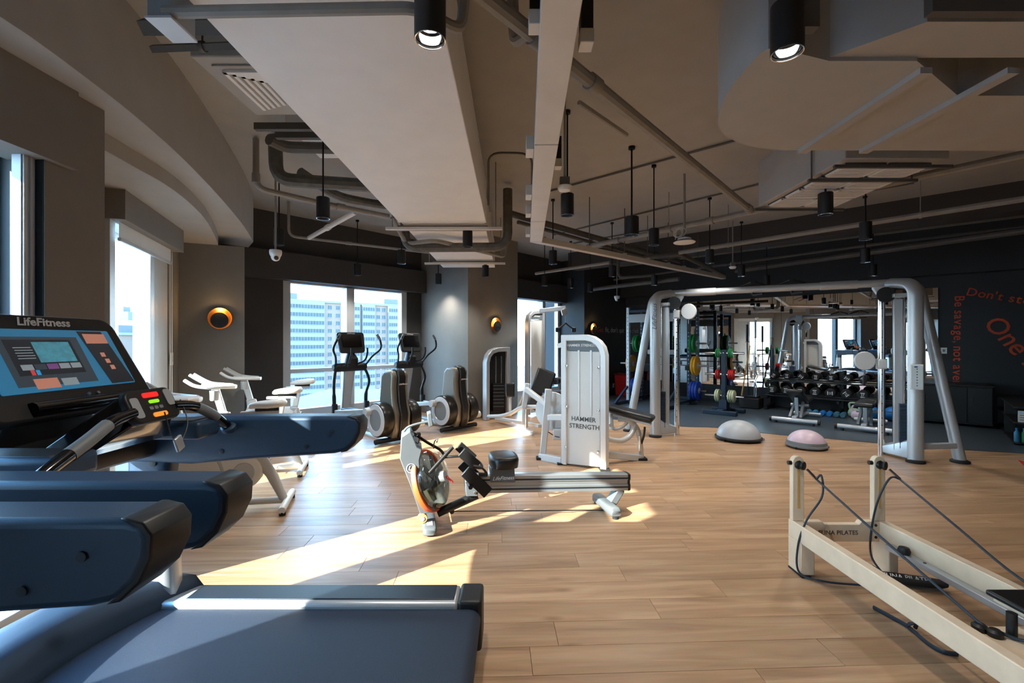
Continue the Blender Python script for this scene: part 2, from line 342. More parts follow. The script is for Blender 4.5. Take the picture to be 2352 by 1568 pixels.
struct(MB().mm(-2.86, -2.61, -4.5, 2.74, 2.58, ZS1).build('trim_2', 'paint_wall'), 'long blind box above the front left window')
b0, b1 = PF(290, 505, 2.65), PF(422, 580, 2.65); bd = (b1 - b0).normalized(); bn = V((bd.y, -bd.x, 0))
struct(MB().prism([xy(p, 2.65) for p in (b0 - bd * .02, b1, b1 - bn * .17, b0 - bd * .02 - bn * .17)], (0, 0, ZS2 - 2.65)).build('trim_3', 'paint_wall'), 'blind box above the narrow left window')
# rotated half: window wall, pillar, recess, mirror wall
def rbox(name, n0, n1, m0, m1, z0, z1, m, label=None, parent=None):
    o = MB().prism([R(n0, m0, z0), R(n1, m0, z0), R(n1, m1, z0), R(n0, m1, z0)], (0, 0, z1 - z0)).build(name, m, parent)
    return o if parent else struct(o, label)
MW3 = 8.2
rbox('wall_far_left', 1.8, 3.13, MW3, MW3 + .35, 0, ZC, 'paint_dark', 'dark wall left of the wide far window')
rbox('wall_far_middle', 5.66, 6.1, MW3, MW3 + .35, 0, ZC, 'paint_dark')
rbox('wall_far_sill', 3.13, 5.66, MW3, MW3 + .35, 0, .22, 'sill')
rbox('wall_far_upper', 3.13, 5.66, MW3, MW3 + .35, 2.68, ZC, 'paint_dark')
rbox('trim_4', 1.9, 6.02, MW3 - .2, MW3, 2.6, 3.06, 'paint_dark', 'dark blind box across the wide far window')
rbox('pillar', 6.03, 7.5, 6.68, MW3 + .2, 0, ZC, 'paint_wall', 'thick taupe pillar between the far windows')
rbox('wall_recess_upper', 7.5, 10.2, 7.45, 7.8, 2.68, ZC, 'paint_dark')
rbox('wall_recess_sill', 7.5, 10.2, 7.45, 7.8, 0, .22, 'sill')
rbox('trim_5', 7.5, 10.17, 7.25, 7.45, 2.6, 3.06, 'paint_dark', 'dark blind box across the recessed far window')
rbox('wall_slogan', 10.17, 12.6, 6.7, 8.0, 0, ZC, 'paint_char', 'charcoal wall with the grey slogan')
rbox('wall_mirror_side', 12.4, 12.65, -6.2, 6.7, 0, ZC, 'paint_char', 'charcoal wall behind the mirrors and the orange slogans')
wallseg('wall_right', R(12.4, -6.0)[:2], (12.6, -4.5), -.3, 0, ZC, 'paint_char')
struct(MB().mm(-3.4, 12.9, -4.8, -4.5, 0, ZC).build('wall_back', 'paint_wall'))
rbox('baseboard_mirror_side', 12.36, 12.4, -.05, 6.7, 0, .42, 'paint_char', 'dark panel below the mirrors')
rbox('baseboard_slogan', 10.2, 12.36, 6.68, 6.7, .0, .1, 'black')
# ---------------------------------------------------------------- windows
def window(name, A, B, z0, z1, mull=(), trans=(), fw=.07, dp=.1, m='alu', label=None, mw=.1):
    A, B = V((A[0], A[1], 0)), V((B[0], B[1], 0)); d = (B - A).normalized(); L = (B - A).length; nr = V((d.y, -d.x, 0)); r = sroot(name, label)
    def seg(s0, s1, za, zb, nm, mm_, dpt, par=r, off=0):
        c = [A + d * s0 + nr * (off - dpt / 2), A + d * s1 + nr * (off - dpt / 2), A + d * s1 + nr * (off + dpt / 2), A + d * s0 + nr * (off + dpt / 2)]
        return MB().prism([xy(p, za) for p in c], (0, 0, zb - za)).build(nm, mm_, par, .004 if mm_ != 'glass' else 0, smooth=False)
    seg(0, fw, z0, z1, 'window_jamb', m, dp); seg(L - fw, L, z0, z1, 'window_jamb', m, dp); seg(fw, L - fw, z1 - fw, z1, 'window_head', m, dp); seg(fw, L - fw, z0, z0 + fw, 'window_sill', m, dp)
    xs = [fw]
    for q in mull: seg(q * L - mw / 2, q * L + mw / 2, z0 + fw, z1 - fw, 'mullion', m, dp * 1.6); xs += [q * L - mw / 2, q * L + mw / 2]
    xs.append(L - fw)
    for i in range(0, len(xs), 2):
        zs = [z0 + fw]
        for q in trans: seg(xs[i], xs[i + 1], q - .035, q + .035, 'transom', m, dp); zs += [q - .035, q + .035]
        zs.append(z1 - fw)
        for k in range(0, len(zs), 2): seg(xs[i] - .01, xs[i + 1] + .01, zs[k] - .01, zs[k + 1] + .01, 'pane', 'glass', .008)
    return r
mat('reveal_shade', (40, 49, 55), .6); mat('frame_blue', (196, 210, 217), .5)  # first tone is dark to paint shade onto faces the sun would bleach
jb = struct(MB().mm(-2.75, -2.7, 2.5, 2.575, .1, 2.6).build('trim_9', 'frame_blue'), 'grey blue frame post of the front left window')
for y in (2.515, 2.55): MB().mm(-2.701, -2.69, y - .008, y + .008, .1, 2.6).build('frame_bead', 'alu', jb)
struct(MB().mm(-2.9, -2.655, 2.577, 2.58, .1, 2.6).build('trim_8', 'reveal_shade'), 'added dark lining that paints shade on the pier beside the front left window')  # added sheet, its dark colour stands in for shade on a sunlit face
window('window_1', (-2.98, .42), (-2.98, 2.58), .1, 2.7, (.472,), (), .06, .14, 'reveal_shade', 'tall window beside the treadmills', .13)  # frame takes the same tone with the shade painted in
window('window_5', (-2.98, -3.5), (-2.98, -1.7), .1, 2.7, (.5,), (), .06, .14, 'alu_grey')
window('window_2', W2A, W2A + W2D * 1.06, .0, 2.75, (), (.95,), .11, .16, 'alu', 'narrow white framed window behind the exercise bikes', .16)
wallseg('trim_10', W2A + W2D * 1.06 + W2N * .03, W2B + W2D * .01 + W2N * .03, .06, 0, 2.72, 'sill', label='pale lining beside the narrow left window')
window('window_3', R(3.13, MW3 + .08)[:2], R(5.66, MW3 + .08)[:2], .22, 2.7, (.485,), (1.03,), .13, .14, 'alu', 'wide far window looking onto apartment blocks', .16)
window('window_4', R(7.5, 7.55)[:2], R(10.17, 7.55)[:2], .22, 2.7, (.28, .72), (), .1, .12, 'alu', 'recessed far window behind the pulldown machine', .12)
# roller blind pulled a little way down in the narrow window, its cords
bl = thing('roller_blind', 'white roller blind rolled almost up in the narrow left window', 'blind', W2A + W2N * .1 + V((0, 0, 2.45)))
MB().prism([xy(p, 2.5) for p in (W2A + W2D * .1 + W2N * .11, W2B - W2D * .16 + W2N * .11, W2B - W2D * .16 + W2N * .115, W2A + W2D * .1 + W2N * .115)], (0, 0, .24)).build('blind_fabric', 'white', bl)
MB().bar(W2A + W2D * .1 + W2N * .112 + V((0, 0, 2.49)), W2B - W2D * .16 + W2N * .112 + V((0, 0, 2.49)), .025, .03).build('bottom_bar', 'alu', bl)
for q in (.06, .13):
    p = W2B + W2D * (q - .16) + W2N * .09; MB().cyl(xy(p, .75), xy(p, 2.7), .006, n=6).build('pull_cord', 'white', bl)
# mirrors: five panels
mr_ = thing('wall_mirror', 'long wall mirror of five tall panels behind the dumbbell rack', 'mirror', R(12.38, 3.3, .42))
for k in range(5):
    a = 6.69 - k * 1.37; MB().prism([R(12.375, a - .002, .43), R(12.375, a - 1.366, .43), R(12.398, a - 1.366, .43), R(12.398, a - .002, .43)], (0, 0, 2.19)).build('mirror_panel', 'mirror', mr_, smooth=False)
# ---------------------------------------------------------------- outside
mat('bldg_white', (112, 113, 111), .8, var=.05, vs=.3); mat('bldg_peach', (116, 97, 83), .8, var=.05, vs=.3); mat('bldg_glass', (44, 54, 56), .55, var=.3, vs=.5); mat('bldg_grey', (88, 90, 92), .8)
mat('ground_out', (132, 132, 132), .9, var=.35, vs=.06); mat('tree_out', (88, 74, 62), .9, var=.3); mat('road', (120, 124, 128), .85); mat('tower_blue', (50, 68, 84), .5, var=.1, vs=.2)
GZ = -25.0
tag(MB().mm(-500, 400, -400, 500, GZ - 1, GZ).build('street_ground', 'ground_out'), 'dusty ground and verges far below the windows', 'ground')['kind'] = 'structure'
def apartment(a, b, top, secs, label, floors=14, fh=2.9, dep=14):
    """a, b: ends of the facade (seen left to right); secs: (from, to, kind) in fractions"""
    a, b = V((a[0], a[1], 0)), V((b[0], b[1], 0)); d = (b - a).normalized(); L = (b - a).length; nr = V((d.y, -d.x, 0))
    r = thing('apartment_block', label, 'building', a + V((0, 0, GZ)))
    def P(s, o, z): return a + d * s - nr * -o + V((0, 0, z))
    MB().prism([P(0, 0, GZ), P(L, 0, GZ), P(L, -dep, GZ), P(0, -dep, GZ)], (0, 0, top - GZ)).build('facade', 'bldg_peach', r, smooth=False)
    MB().prism([P(-.4, .5, top), P(L + .4, .5, top), P(L + .4, -dep, top), P(-.4, -dep, top)], (0, 0, .8)).build('parapet', 'bldg_white', r, smooth=False)
    for s0, s1 in ((.02, .13), (.78, .95)):
        MB().prism([P(s0 * L, -2, top + .8), P(s1 * L, -2, top + .8), P(s1 * L, -8, top + .8), P(s0 * L, -8, top + .8)], (0, 0, 2.3)).build('roof_house', 'bldg_grey', r, smooth=False)
    MB().cyl(P(.1 * L, -3, top), P(.1 * L, -3, top + 6), .08, n=5).build('aerial', 'bldg_grey', r)
    for (f0, f1, kd) in secs:
        s0, s1 = f0 * L, f1 * L
        if kd == 'b':
            MB().prism([P(s0, 1.1, GZ), P(s1, 1.1, GZ), P(s1, 0, GZ), P(s0, 0, GZ)], (0, 0, top - GZ)).build('balcony_stack', 'bldg_white', r, smooth=False)
        for k in range(floors):
            z = top - 2.35 - k * fh
            if kd == 'b':
                w = MB().prism([P(s0 + .15, 1.13, z), P(s1 - .15, 1.13, z), P(s1 - .15, 1.0, z), P(s0 + .15, 1.0, z)], (0, 0, 1.35)).build('window', 'bldg_glass', r, smooth=False)
                g = MB(); n = max(3, int((s1 - s0) / .95))
                for q in range(n + 1):
                    s = s0 + .15 + (s1 - s0 - .3) * q / n; g.prism([P(s - .05, 1.18, z), P(s + .05, 1.18, z), P(s + .05, 1.1, z), P(s - .05, 1.1, z)], (0, 0, 1.35))
                g.build('mullion', 'bldg_white', w, smooth=False, kind='stuff')
                MB().prism([P(s0 - .1, 1.3, z - .12), P(s1 + .1, 1.3, z - .12), P(s1 + .1, 0, z - .12), P(s0 - .1, 0, z - .12)], (0, 0, .12)).build('balcony_sill', 'bldg_white', r, smooth=False)
            else:
                for c in (.3, .72):
                    s = s0 + (s1 - s0) * c; w = MB().prism([P(s - .75, .05, z), P(s + .75, .05, z), P(s + .75, -.1, z), P(s - .75, -.1, z)], (0, 0, 1.4)).build('window', 'bldg_glass', r, smooth=False)
                    g = MB()
                    for q in (-.75, 0, .75): g.prism([P(s + q - .05, .12, z), P(s + q + .05, .12, z), P(s + q + .05, .0, z), P(s + q - .05, .0, z)], (0, 0, 1.4))
                    g.prism([P(s - .8, .14, z - .1), P(s + .8, .14, z - .1), P(s + .8, 0, z - .1), P(s - .8, 0, z - .1)], (0, 0, .1)); g.build('window_frame', 'bldg_white', w, smooth=False, kind='stuff')
    return r
A1, A2 = PD(640, 688, 158), PD(945, 706, 190)
apartment(A1[:2], A2[:2], 15.8, ((0, .3, 'b'), (.30, .44, 'p'), (.44, .56, 'b'), (.58, .68, 'b'), (.68, .79, 'p'), (.79, 1, 'b')), 'long pale apartment block with balconies outside the wide far window')
apartment((-130, 62), (-118, 150), 3.5, ((0, .25, 'b'), (.25, .5, 'p'), (.5, .8, 'b')), 'pale apartment block beyond the narrow left window, mostly hidden', 6, 3.2)
for (u, v, t, w, lb) in ((262, 715, 420, 26, 'small far blue tower by the edge of the narrow left window'), (285, 748, 400, 30, 'low far blue block in the narrow left window')):
    p = PD(u, v, t); k = thing('exterior_tower', lb, 'building', (p.x, p.y, GZ))
    MB().mm(p.x - w / 2, p.x + w / 2, p.y, p.y + 20, GZ, p.z).build('tower_body', 'tower_blue', k); MB().mm(p.x - w / 5, p.x + w / 5, p.y + 4, p.y + 12, p.z, p.z + 5).build('roof_house', 'bldg_grey', k)
rd = [PF(600, 938, GZ), PF(1000, 926, GZ), PF(1000, 916, GZ), PF(600, 926, GZ)]
struct(MB().prism([xy(p, GZ) for p in rd], (0, 0, .1)).build('street_road', 'road'))
mat('trunk_out', (70, 60, 52), .9)
for k in range(8):
    p = PF(668 + k * 35 + random.uniform(-4, 4), 905 + random.uniform(-6, 8), GZ); h = random.uniform(5, 9)
    t = thing('street_tree', ['bare brown tree, number counting from the left unknown'][0], 'tree', (p.x, p.y, GZ), group='bare trees along the street outside'); t['label'] = 'bare brown street tree outside the wide far window, %s from the left' % ('first', 'second', 'third', 'fourth', 'fifth', 'sixth', 'seventh', 'eighth')[k]
    MB().cyl((p.x, p.y, GZ), (p.x, p.y, GZ + h * .5), .2, .1, 6).build('trunk', 'trunk_out', t)
    cr = MB()
    for q in range(46):
        a = V((p.x, p.y, GZ + h * random.uniform(.3, .6))); dd = V((random.gauss(0, 1), random.gauss(0, 1), random.uniform(.1, 1.4))).normalized(); cr.cyl(a, a + dd * h * random.uniform(.3, .5), .09, .03, 4)
    cr.build('branches', 'tree_out', t, kind='stuff')
lp = PF(867, 948, GZ); sl_ = thing('street_lamp', 'tall white street lamp outside the wide far window', 'street lamp', lp)
MB().tube(fillet([lp, lp + V((0, 0, 8.6)), lp + V((1.6, -.3, 9.2))], 1.0), .09, 6).build('lamp_post', 'white', sl_)
MB().box(lp + V((1.9, -.35, 9.2)), (.9, .3, .15)).build('lamp_head', 'white', sl_)
# ================================================================ lamps, ducts and pipes under the ceiling
ZL = 2.75
def pendant_proto(bm):
    t = thing('pendant_downlight', 'x', 'light', (0, 0, 0), group='black pendant downlights')
    MB().lathe([(.012, .206), (.058, .205), (.0625, .2), (.0625, 0), (.059, -.001), (.057, .002), (.056, .075), (.0, .075)], n=24).build('lamp_can', 'black', t)
    MB().lathe([(.0575, -.0015), (.0615, -.002), (.0618, .003), (.057, .004)], n=24, ring=True).build('reflector_ring', 'chrome', t)
    MB().lathe([(.0555, .012), (.0553, .05), (.044, .058), (.043, .056), (.0535, .049), (.0535, .012)], n=24, ring=True).build('reflector_cone', 'black_gloss', t)
    MB().lathe([(.043, .056), (.043, .062)], n=20).build('bulb', bm, t)
    MB().cyl((0, 0, .205), (0, 0, 1.0), .0085, n=8).build('hanging_rod', 'black_metal', t)
    MB().lathe([(.03, .97), (.03, 1.0)], n=12).build('ceiling_rose', 'black_metal', t)
    return t
P_LIT, P_DIM = pendant_proto('bulb'), pendant_proto('bulb_dim')
PEND = [(988, 92, 1, 'lit black downlight at the top edge of the photo, in front of the pale duct'), (1808, 122, 1, 'lit black downlight in front of the rounded duct at the upper right'),
 (742, 502, 0, 'black downlight hanging left of the pale duct, in front of the pipes'), (641, 563, 0, 'black downlight above the white dome camera by the bulkhead'),
 (922, 605, 0, 'black downlight below the pipe elbow left of the duct end'), (821, 632, 0, 'black downlight over the wide far window, second from the left there'),
 (1074, 567, 0, 'black downlight right under the first duct hanger'), (1115, 635, 0, 'black downlight under the second duct hanger against the pillar'),
 (1007, 652, 0, 'small black downlight hanging in front of the pale side of the pillar'), (1303, 495, 0, 'black downlight just below the round white detector'),
 (1451, 540, 0, 'short fat black downlight between the sunlit ceiling patches and the pipe'), (1502, 563, 0, 'black downlight left of the white ceiling access point'),
 (1270, 606, 0, 'black downlight under the elbow of the cable trunking'), (1251, 656, 0, 'black downlight over the left part of the recessed window'),
 (1311, 661, 0, 'black downlight over the right part of the recessed window'), (1356, 670, 0, 'black downlight at the left end of the low conduit by the slogan wall'),
 (1406, 635, 0, 'black downlight half hidden below the slanting trunking'), (1503, 655, 0, 'black downlight above the left post of the cable machine'),
 (1630, 604, 0, 'black downlight below the second long pipe, left of the small detector'), (1703, 634, 0, 'black downlight right beside the small white detector'),
 (1761, 655, 0, 'black downlight over the pull up grips of the cable machine'), (1896, 493, 0, 'large black downlight below the white louvre grilles'),
 (1988, 550, 0, 'black downlight on the second long pipe at the right'), (1987, 602, 0, 'black downlight below the one on the second long pipe'), (2005, 633, 0, 'lowest black downlight over the right tower of the cable machine')]
def short_rod(o):                                   # lamps under the duct hang from the duct
    if -1.45 < o.location.x < -.25:
        for ch in o.children:
            if ch.name.startswith('hanging_rod'): ch.scale.z = .045 / .795; ch.location.z = .205 * (1 - .045 / .795)
            if ch.name.startswith('ceiling_rose'): ch.location.z = -.755
for k, (u, v, lit, lb) in enumerate(PEND):
    p = PF(u, v, ZL) if v < 640 else PF(u, v, ZL - .05)
    src = P_LIT if lit else P_DIM; o = src if not src.get('used') else ctree(src); src['used'] = 1
    place(o, p, 0, lb, 'black pendant downlights')
    if 'used' in o: del o['used']
    src['used'] = 1
    if u == 1451: o.scale = (1.25, 1.25, 1)
    short_rod(o)
    L = bpy.data.lights.new('downlight_beam', 'SPOT'); L.energy = 40; L.spot_size = math.radians(118); L.spot_blend = 1; L.shadow_soft_size = .045; L.color = (1, .95, .88)
    lo = bpy.data.objects.new('downlight_beam', L); COL.objects.link(lo); lo.location = p + V((0, 0, -.012)); lo.parent = None
for s_ in (P_LIT, P_DIM): del s_['used']
# further pendants of the same row over the part of the gym behind the camera
for (x, y, n) in ((1.5, -.9, 'first'), (4.6, .6, 'second'), (6.2, 2.4, 'third'), (-.8, -2.2, 'fourth'), (3.2, -2.6, 'fifth'), (8.6, 1.0, 'sixth')):
    q_ = place(ctree(P_DIM), (x, y, ZL), 0, 'black downlight behind the camera, %s from the duct' % n, 'black pendant downlights'); short_rod(q_)
    L = bpy.data.lights.new('downlight_beam', 'SPOT'); L.energy = 40; L.spot_size = math.radians(118); L.spot_blend = 1; L.shadow_soft_size = .045; L.color = (1, .95, .88)
    lo = bpy.data.objects.new('downlight_beam', L); COL.objects.link(lo); lo.location = (x, y, ZL - .012)
# pale rectangular duct
du = thing('air_duct', 'wide pale rectangular air duct running along the ceiling to the pillar', 'duct', (-.84, 4, 3.0))
MB().mm(-1.375, -.315, -4.4, 5.5, 3.0, 3.5).build('duct_section', 'duct_white', du, .006); MB().mm(-1.355, -.335, 5.505, 8.93, 3.0, 3.46).build('duct_section', 'duct_white', du, .006)
for y in (1.2, 5.5, 6.85): MB().mm(-1.38, -.31, y - .02, y + .02, 2.992, 3.5).build('duct_flange', 'duct_white', du, .004)
for y, zz, lb in ((5.56, 2.95, 'slotted steel hanger under the duct, nearer one'), (8.05, 2.95, 'slotted steel hanger under the duct end, by the pillar')):
    h = thing('trapeze_hanger', lb, 'hanger', (-.84, y, zz))
    MB().mm(-1.55, -.12, y, y + .05, zz - .03, zz).build('channel', 'tray', h)
    for x in (-1.47, -.2): MB().cyl((x, y + .025, zz), (x, y + .025, ZC), .007, n=6).build('threaded_rod', 'pipe', h)
    for q in (.1, .2): MB().cyl((-1.42, y + q, zz + .02), (-.3, y + q, zz + .02), .022, n=10).build('conduit', 'pipe', h)
# ceiling cassette left of the duct
cs = thing('ceiling_cassette', 'square ceiling air cassette with stepped louvres half behind the duct', 'air conditioner', (-1.8, 3.4, 3.42))
MB().mm(-2.14, -1.4, 3.02, 3.8, 3.44, ZC).build('housing', 'paint', cs, .01)
MB().mm(-2.05, -1.4, 3.1, 3.72, 3.425, 3.44).build('face_panel', 'paint', cs, .004)
for k in range(6):
    q = .05 * k; MB().mm(-2.0 + q, -1.45, 3.14 + q * .5, 3.165 + q * .5, 3.405, 3.424).build('louvre', 'duct_white', cs)
    MB().mm(-2.0 + q, -1.975 + q, 3.14 + q * .5, 3.66 - q * .4, 3.405, 3.424).build('louvre', 'duct_white', cs)
# cable trunking
tr = thing('cable_trunking', 'pale cable trunking running along the ceiling and turning right over the gym', 'cable tray', (.3, 6.16, 2.9))
a, b, c = V((.1, -1.5, 2.94)), V((.327, 6.2, 2.94)), PF(1662, 641, 2.9) + V((0, 0, .04))
for s0, s1 in ((0, .6), (.602, .86), (.862, 1)): MB().bar(a.lerp(b, s0), a.lerp(b, s1), .165, .08).build('trunking_length', 'tray', tr, .004)
MB().bar(b + V((-.03, -.02, 0)), c, .1, .08).build('trunking_branch', 'tray', tr, .004)
for s in (.62, .75, .83, .95): p = a.lerp(b, s); MB().mm(p.x - .14, p.x - .085, p.y - .08, p.y + .08, 2.9, 3.0).build('outlet_box', 'tray', tr, .004)
for s in (.55, .72, .9): p = a.lerp(b, s); MB().cyl(p + V((.02, 0, .04)), (p.x + .02, p.y, ZC), .008, n=6).build('threaded_rod', 'pipe', tr)
for s in (.2, .36, .48, .6, .7, .8, .92):
    p = b.lerp(c, s); MB().cyl(p + V((0, 0, .04)), (p.x, p.y, ZC), .007, n=6).build('threaded_rod', 'pipe_dark', tr); MB().box(p + V((0, 0, .02)), (.06, .06, .09)).build('saddle', 'tray', tr)
for x, y, lb in ((.105, 2.0, 'outlet_box'), (.345, 2.12, 'outlet_box'), (.36, 3.6, 'outlet_box')):
    MB().mm(x - .028, x + .028, y - .035, y + .035, 2.98, 3.16).build('junction_box', 'black_metal', tr); MB().mm(x - .032, x + .032, y - .04, y + .04, 2.92, 2.985).build(lb, 'tray', tr, .004)
# pipes: (radius, material, name, label, category, world points)
def pipe(name, label, pts, r, m='pipe', cat='pipe', n=10, fr=.12, couplings=(), hang=()):
    t = thing(name, label, cat, pts[0]); q = fillet(pts, fr, 5); MB().tube(q, r, n).build('pipe_run', m, t)
    for s in couplings:
        L = [(V(y) - V(x)).length for x, y in zip(pts, pts[1:])]; w = s * sum(L)
        for i, l in enumerate(L):
            if w <= l:
                d = (V(pts[i + 1]) - V(pts[i])).normalized(); c = V(pts[i]) + d * w; MB().cyl(c - d * .05, c + d * .05, r * 1.28, n=12).build('coupling', m, t); break
            w -= l
    for s in hang:
        i = 0; c = V(pts[0]).lerp(V(pts[-1]), s); MB().cyl(c, (c.x, c.y, ZC), .006, n=6).build('hanger_rod', m, t); MB().lathe([(r * 1.25, -.015), (r * 1.25, .015)], c, 12, V(pts[-1]) - V(pts[0])).build('hanger_clip', m, t)
    return t
Z = 3.2
P1 = [PF(588, 432, Z) + V((0, 0, .53)), PF(588, 432, Z), PF(735, 466, Z), PF(893, 497, Z)]
pipe('sprinkler_pipe', 'grey sprinkler pipe dropping from the ceiling beside the curved bulkhead', P1, .032, couplings=(.2, .7))
P2 = [PF(663, 542, Z) + V((0, 0, .53)), PF(663, 542, Z), PF(830, 562, Z), PF(985, 580, Z)]
pipe('sprinkler_pipe', 'thin brown grey pipe dropping in front of the beam over the wide far window', P2, .022, couplings=(.5,))
pipe('sprinkler_pipe', 'pale slanting pipe joining the two pipes left of the duct', [PF(710, 546, 3.2), PF(816, 487, 3.28)], .035, 'duct_white', couplings=(.45,))
pipe('sprinkler_pipe', 'grey pipe with two elbows passing under the duct', [PF(893, 497, Z) + V((.03, .05, 0)), PF(900, 500, 3.2) + V((.12, .3, -.28)), PF(1000, 552, 2.9), PF(1160, 590, 2.9), PF(1164, 590, 2.9) + V((0, 0, .5))], .03)
pipe('insulated_pipe', 'thick insulated pipe bending under the duct and up beside it', [PF(930, 569, 2.86) + V((0, 0, .6)), PF(930, 569, 2.86), PF(1166, 567, 2.86), PF(1166, 567, 2.86) + V((0, 0, .8))], .065, 'insulation', fr=.2)
pipe('insulated_pipe', 'thick dark insulated pipe with an elbow left of the duct', [PF(632, 412, 3.25) + V((0, 0, .45)), PF(635, 412, 3.25), PF(876, 428, 3.25)], .07, 'insulation', fr=.16)
pipe('insulated_pipe', 'bent insulated pipe behind the black downlight left of the duct', [PF(690, 395, 3.5), PF(775, 452, 3.4), PF(870, 470, 3.4), PF(930, 473, 3.4)], .055, 'insulation', fr=.2)
pipe('insulated_pipe', 'upper dark insulated pipe along the ceiling left of the duct', [PF(618, 320, 3.5), PF(655, 338, 3.5), PF(760, 340, 3.5), PF(845, 341, 3.5)], .055, 'pipe_dark', fr=.1)
PLN1 = thing('ceiling_unit', 'flat air handling unit hidden between duct and bulkhead', 'air conditioner', (-1.9, 4.6, 3.45)); MB().mm(-2.15, -1.4, 4.3, 5.1, 3.6, ZC).build('housing', 'duct_white', PLN1, .01); MB().mm(-2.2, -1.38, 4.22, 4.27, 3.44, 3.5).build('channel', 'pipe_dark', PLN1); MB().mm(-2.3, -1.38, 4.05, 4.1, 3.44, 3.5).build('channel', 'pipe_dark', PLN1)
pipe('top_pipe', 'grey pipe crossing the duct at the top edge of the photo', [PF(378, 28, 2.93), PF(420, 28, 2.93), PF(955, 18, 2.93), PF(1060, 72, 2.93), PF(1078, 72, 2.93) + V((0, 0, .4))], .025, fr=.06)
sb = thing('junction_box', 'pale steel junction box at the top left end of the crossing pipe', 'box', PF(385, 30, 2.95)); p = PF(385, 40, 2.93); MB().mm(p.x - .05, p.x + .05, p.y - .05, p.y + .1, 2.9, 3.1).build('box_body', 'alu_grey', sb, .005); MB().mm(p.x - .055, p.x + .055, p.y - .055, p.y + .105, 2.89, 2.9).build('box_lid', 'alu', sb)
for k, (u0, v0, u1, v1, w) in enumerate(((330, 62, 560, 60, .1), (350, 112, 640, 100, .05))):
    pipe('steel_channel', ('dark steel channel between bulkhead and duct, nearer the camera', 'second dark steel channel between bulkhead and duct')[k], [PF(u0, v0, 3.3), PF(u1, v1, 3.3)], w / 2, 'pipe_dark', 'beam', 4, hang=(.4,))
big = [PF(1085, -30, Z), PF(1180, 45, Z), PF(1320, 158, Z), PF(1725, 484, Z)]
pipe('sprinkler_main', 'thick grey pipe running diagonally under the ceiling behind the trunking', big, .042, couplings=(.1, .22, .97))
pipe('sprinkler_drop', 'short elbow pipe hooked to the diagonal main pipe', [PF(1212, 78, Z), PF(1182, 100, Z), PF(1172, 60, Z) + V((0, 0, .4))], .032, fr=.05)
pipe('sprinkler_main', 'long grey pipe from the trunking past the white louvre grilles', [PF(1350, 566, Z), PF(1725, 487, Z), PF(2420, 341, Z)], .04, couplings=(.12, .3, .42), hang=(.3, .75))
pipe('sprinkler_main', 'second long pipe across the right half of the ceiling', [PF(1560, 580, 3.1), PF(2420, 446, 3.1)], .035, hang=(.2, .75))
pipe('sprinkler_main', 'third long pipe, dark, above the cable machine', [PF(1690, 622, 3.1), PF(2420, 520, 3.1)], .05, 'pipe_dark')
pipe('sprinkler_main', 'fourth thin pipe just above the mirrors', [PF(1410, 642, 3.22), PF(2000, 562, 3.22), PF(2420, 512, 3.22)], .028, 'pipe_dark', couplings=(.4,))
pipe('sprinkler_main', 'dark pipe right behind the slanting trunking', [PF(1170, 490, 3.42), PF(1560, 600, 3.4)], .05, 'pipe_dark')
pipe('sprinkler_main', 'thinner dark pipe beside the slanting trunking', [PF(1190, 510, 3.32), PF(1560, 612, 3.3)], .03, 'pipe_dark')
pipe('sprinkler_main', 'pale horizontal pipe over the recessed far window', [PF(1230, 628, 3.05), PF(1400, 603, 3.05)], .03)
pipe('low_conduit', 'horizontal grey pipe beside the dome camera above the slogan', [PF(1360, 664, 2.8), PF(1560, 640, 2.8)], .045, 'pipe_dark')
pipe('u_pipe', 'bent pipe loop under the slanting trunking', [PF(1420, 638, 3.0) + V((0, 0, .74)), PF(1420, 638, 3.0), PF(1505, 632, 3.0)], .035, 'pipe_dark', fr=.15)
pipe('branch_pipe', 'dark pipe forking off below the access point', [PF(1480, 592, 3.1), PF(1562, 584, 3.1), PF(1665, 632, 2.95)], .04, 'pipe_dark')
pipe('conduit_loop', 'pair of thin conduits arching beside the duct', [PF(1122, 470, 3.2), PF(1122, 350, 3.5), PF(1222, 352, 3.5), PF(1222, 500, 3.1)], .012, 'pipe_dark', 'conduit', 6, .15)
for k, (u0, v0, u1, v1) in enumerate(((1240, 445, 1810, 290), (1270, 540, 1980, 365), (1310, 560, 2100, 420), (1500, 570, 2300, 440))):
    pipe('ceiling_conduit', 'thin conduit clipped to the ceiling, %s from the trunking' % ('first', 'second', 'third', 'fourth')[k], [PF(u0, v0, 3.73), PF(u1, v1, 3.73)], .012, 'pipe_dark', 'conduit', 6)
pipe('ceiling_conduit', 'dark conduit from the trunking box to the pendant box', [PF(1330, 235, 3.6), PF(1440, 310, 3.6)], .02, 'pipe', 'conduit', 6)
# ventilation plenum at the upper right
pl = thing('ventilation_plenum', 'large rounded ventilation plenum at the upper right', 'duct', (2.5, 2.7, 2.9))
out = [PF(*q, 2.9) for q in ((1905, 140), (1830, 122), (1765, 112), (1720, 150), (1682, 196), (1660, 235), (1650, 272), (1655, 300), (1690, 325), (1745, 340), (1800, 345))]
po = [V((p.x, p.y, 2.9)) for p in spline(out, 3)]; far = po[-1].y
MB().prism(po + [V((6.5, far + .02, 2.9)), V((6.5, 2.5, 2.9)), V((2.45, 2.5, 2.9)), V((1.95, 2.19, 2.9))], (0, 0, .55)).build('plenum_body', 'paint', pl, ang=30)
MB().prism([V((1.53, 2.19, 2.92)), V((1.78, 1.95, 2.92)), V((6.5, 1.95, 2.92)), V((6.5, 2.18, 2.92)), V((1.6, 2.2, 2.92))], (0, 0, .6)).build('duct_branch', 'paint', pl)
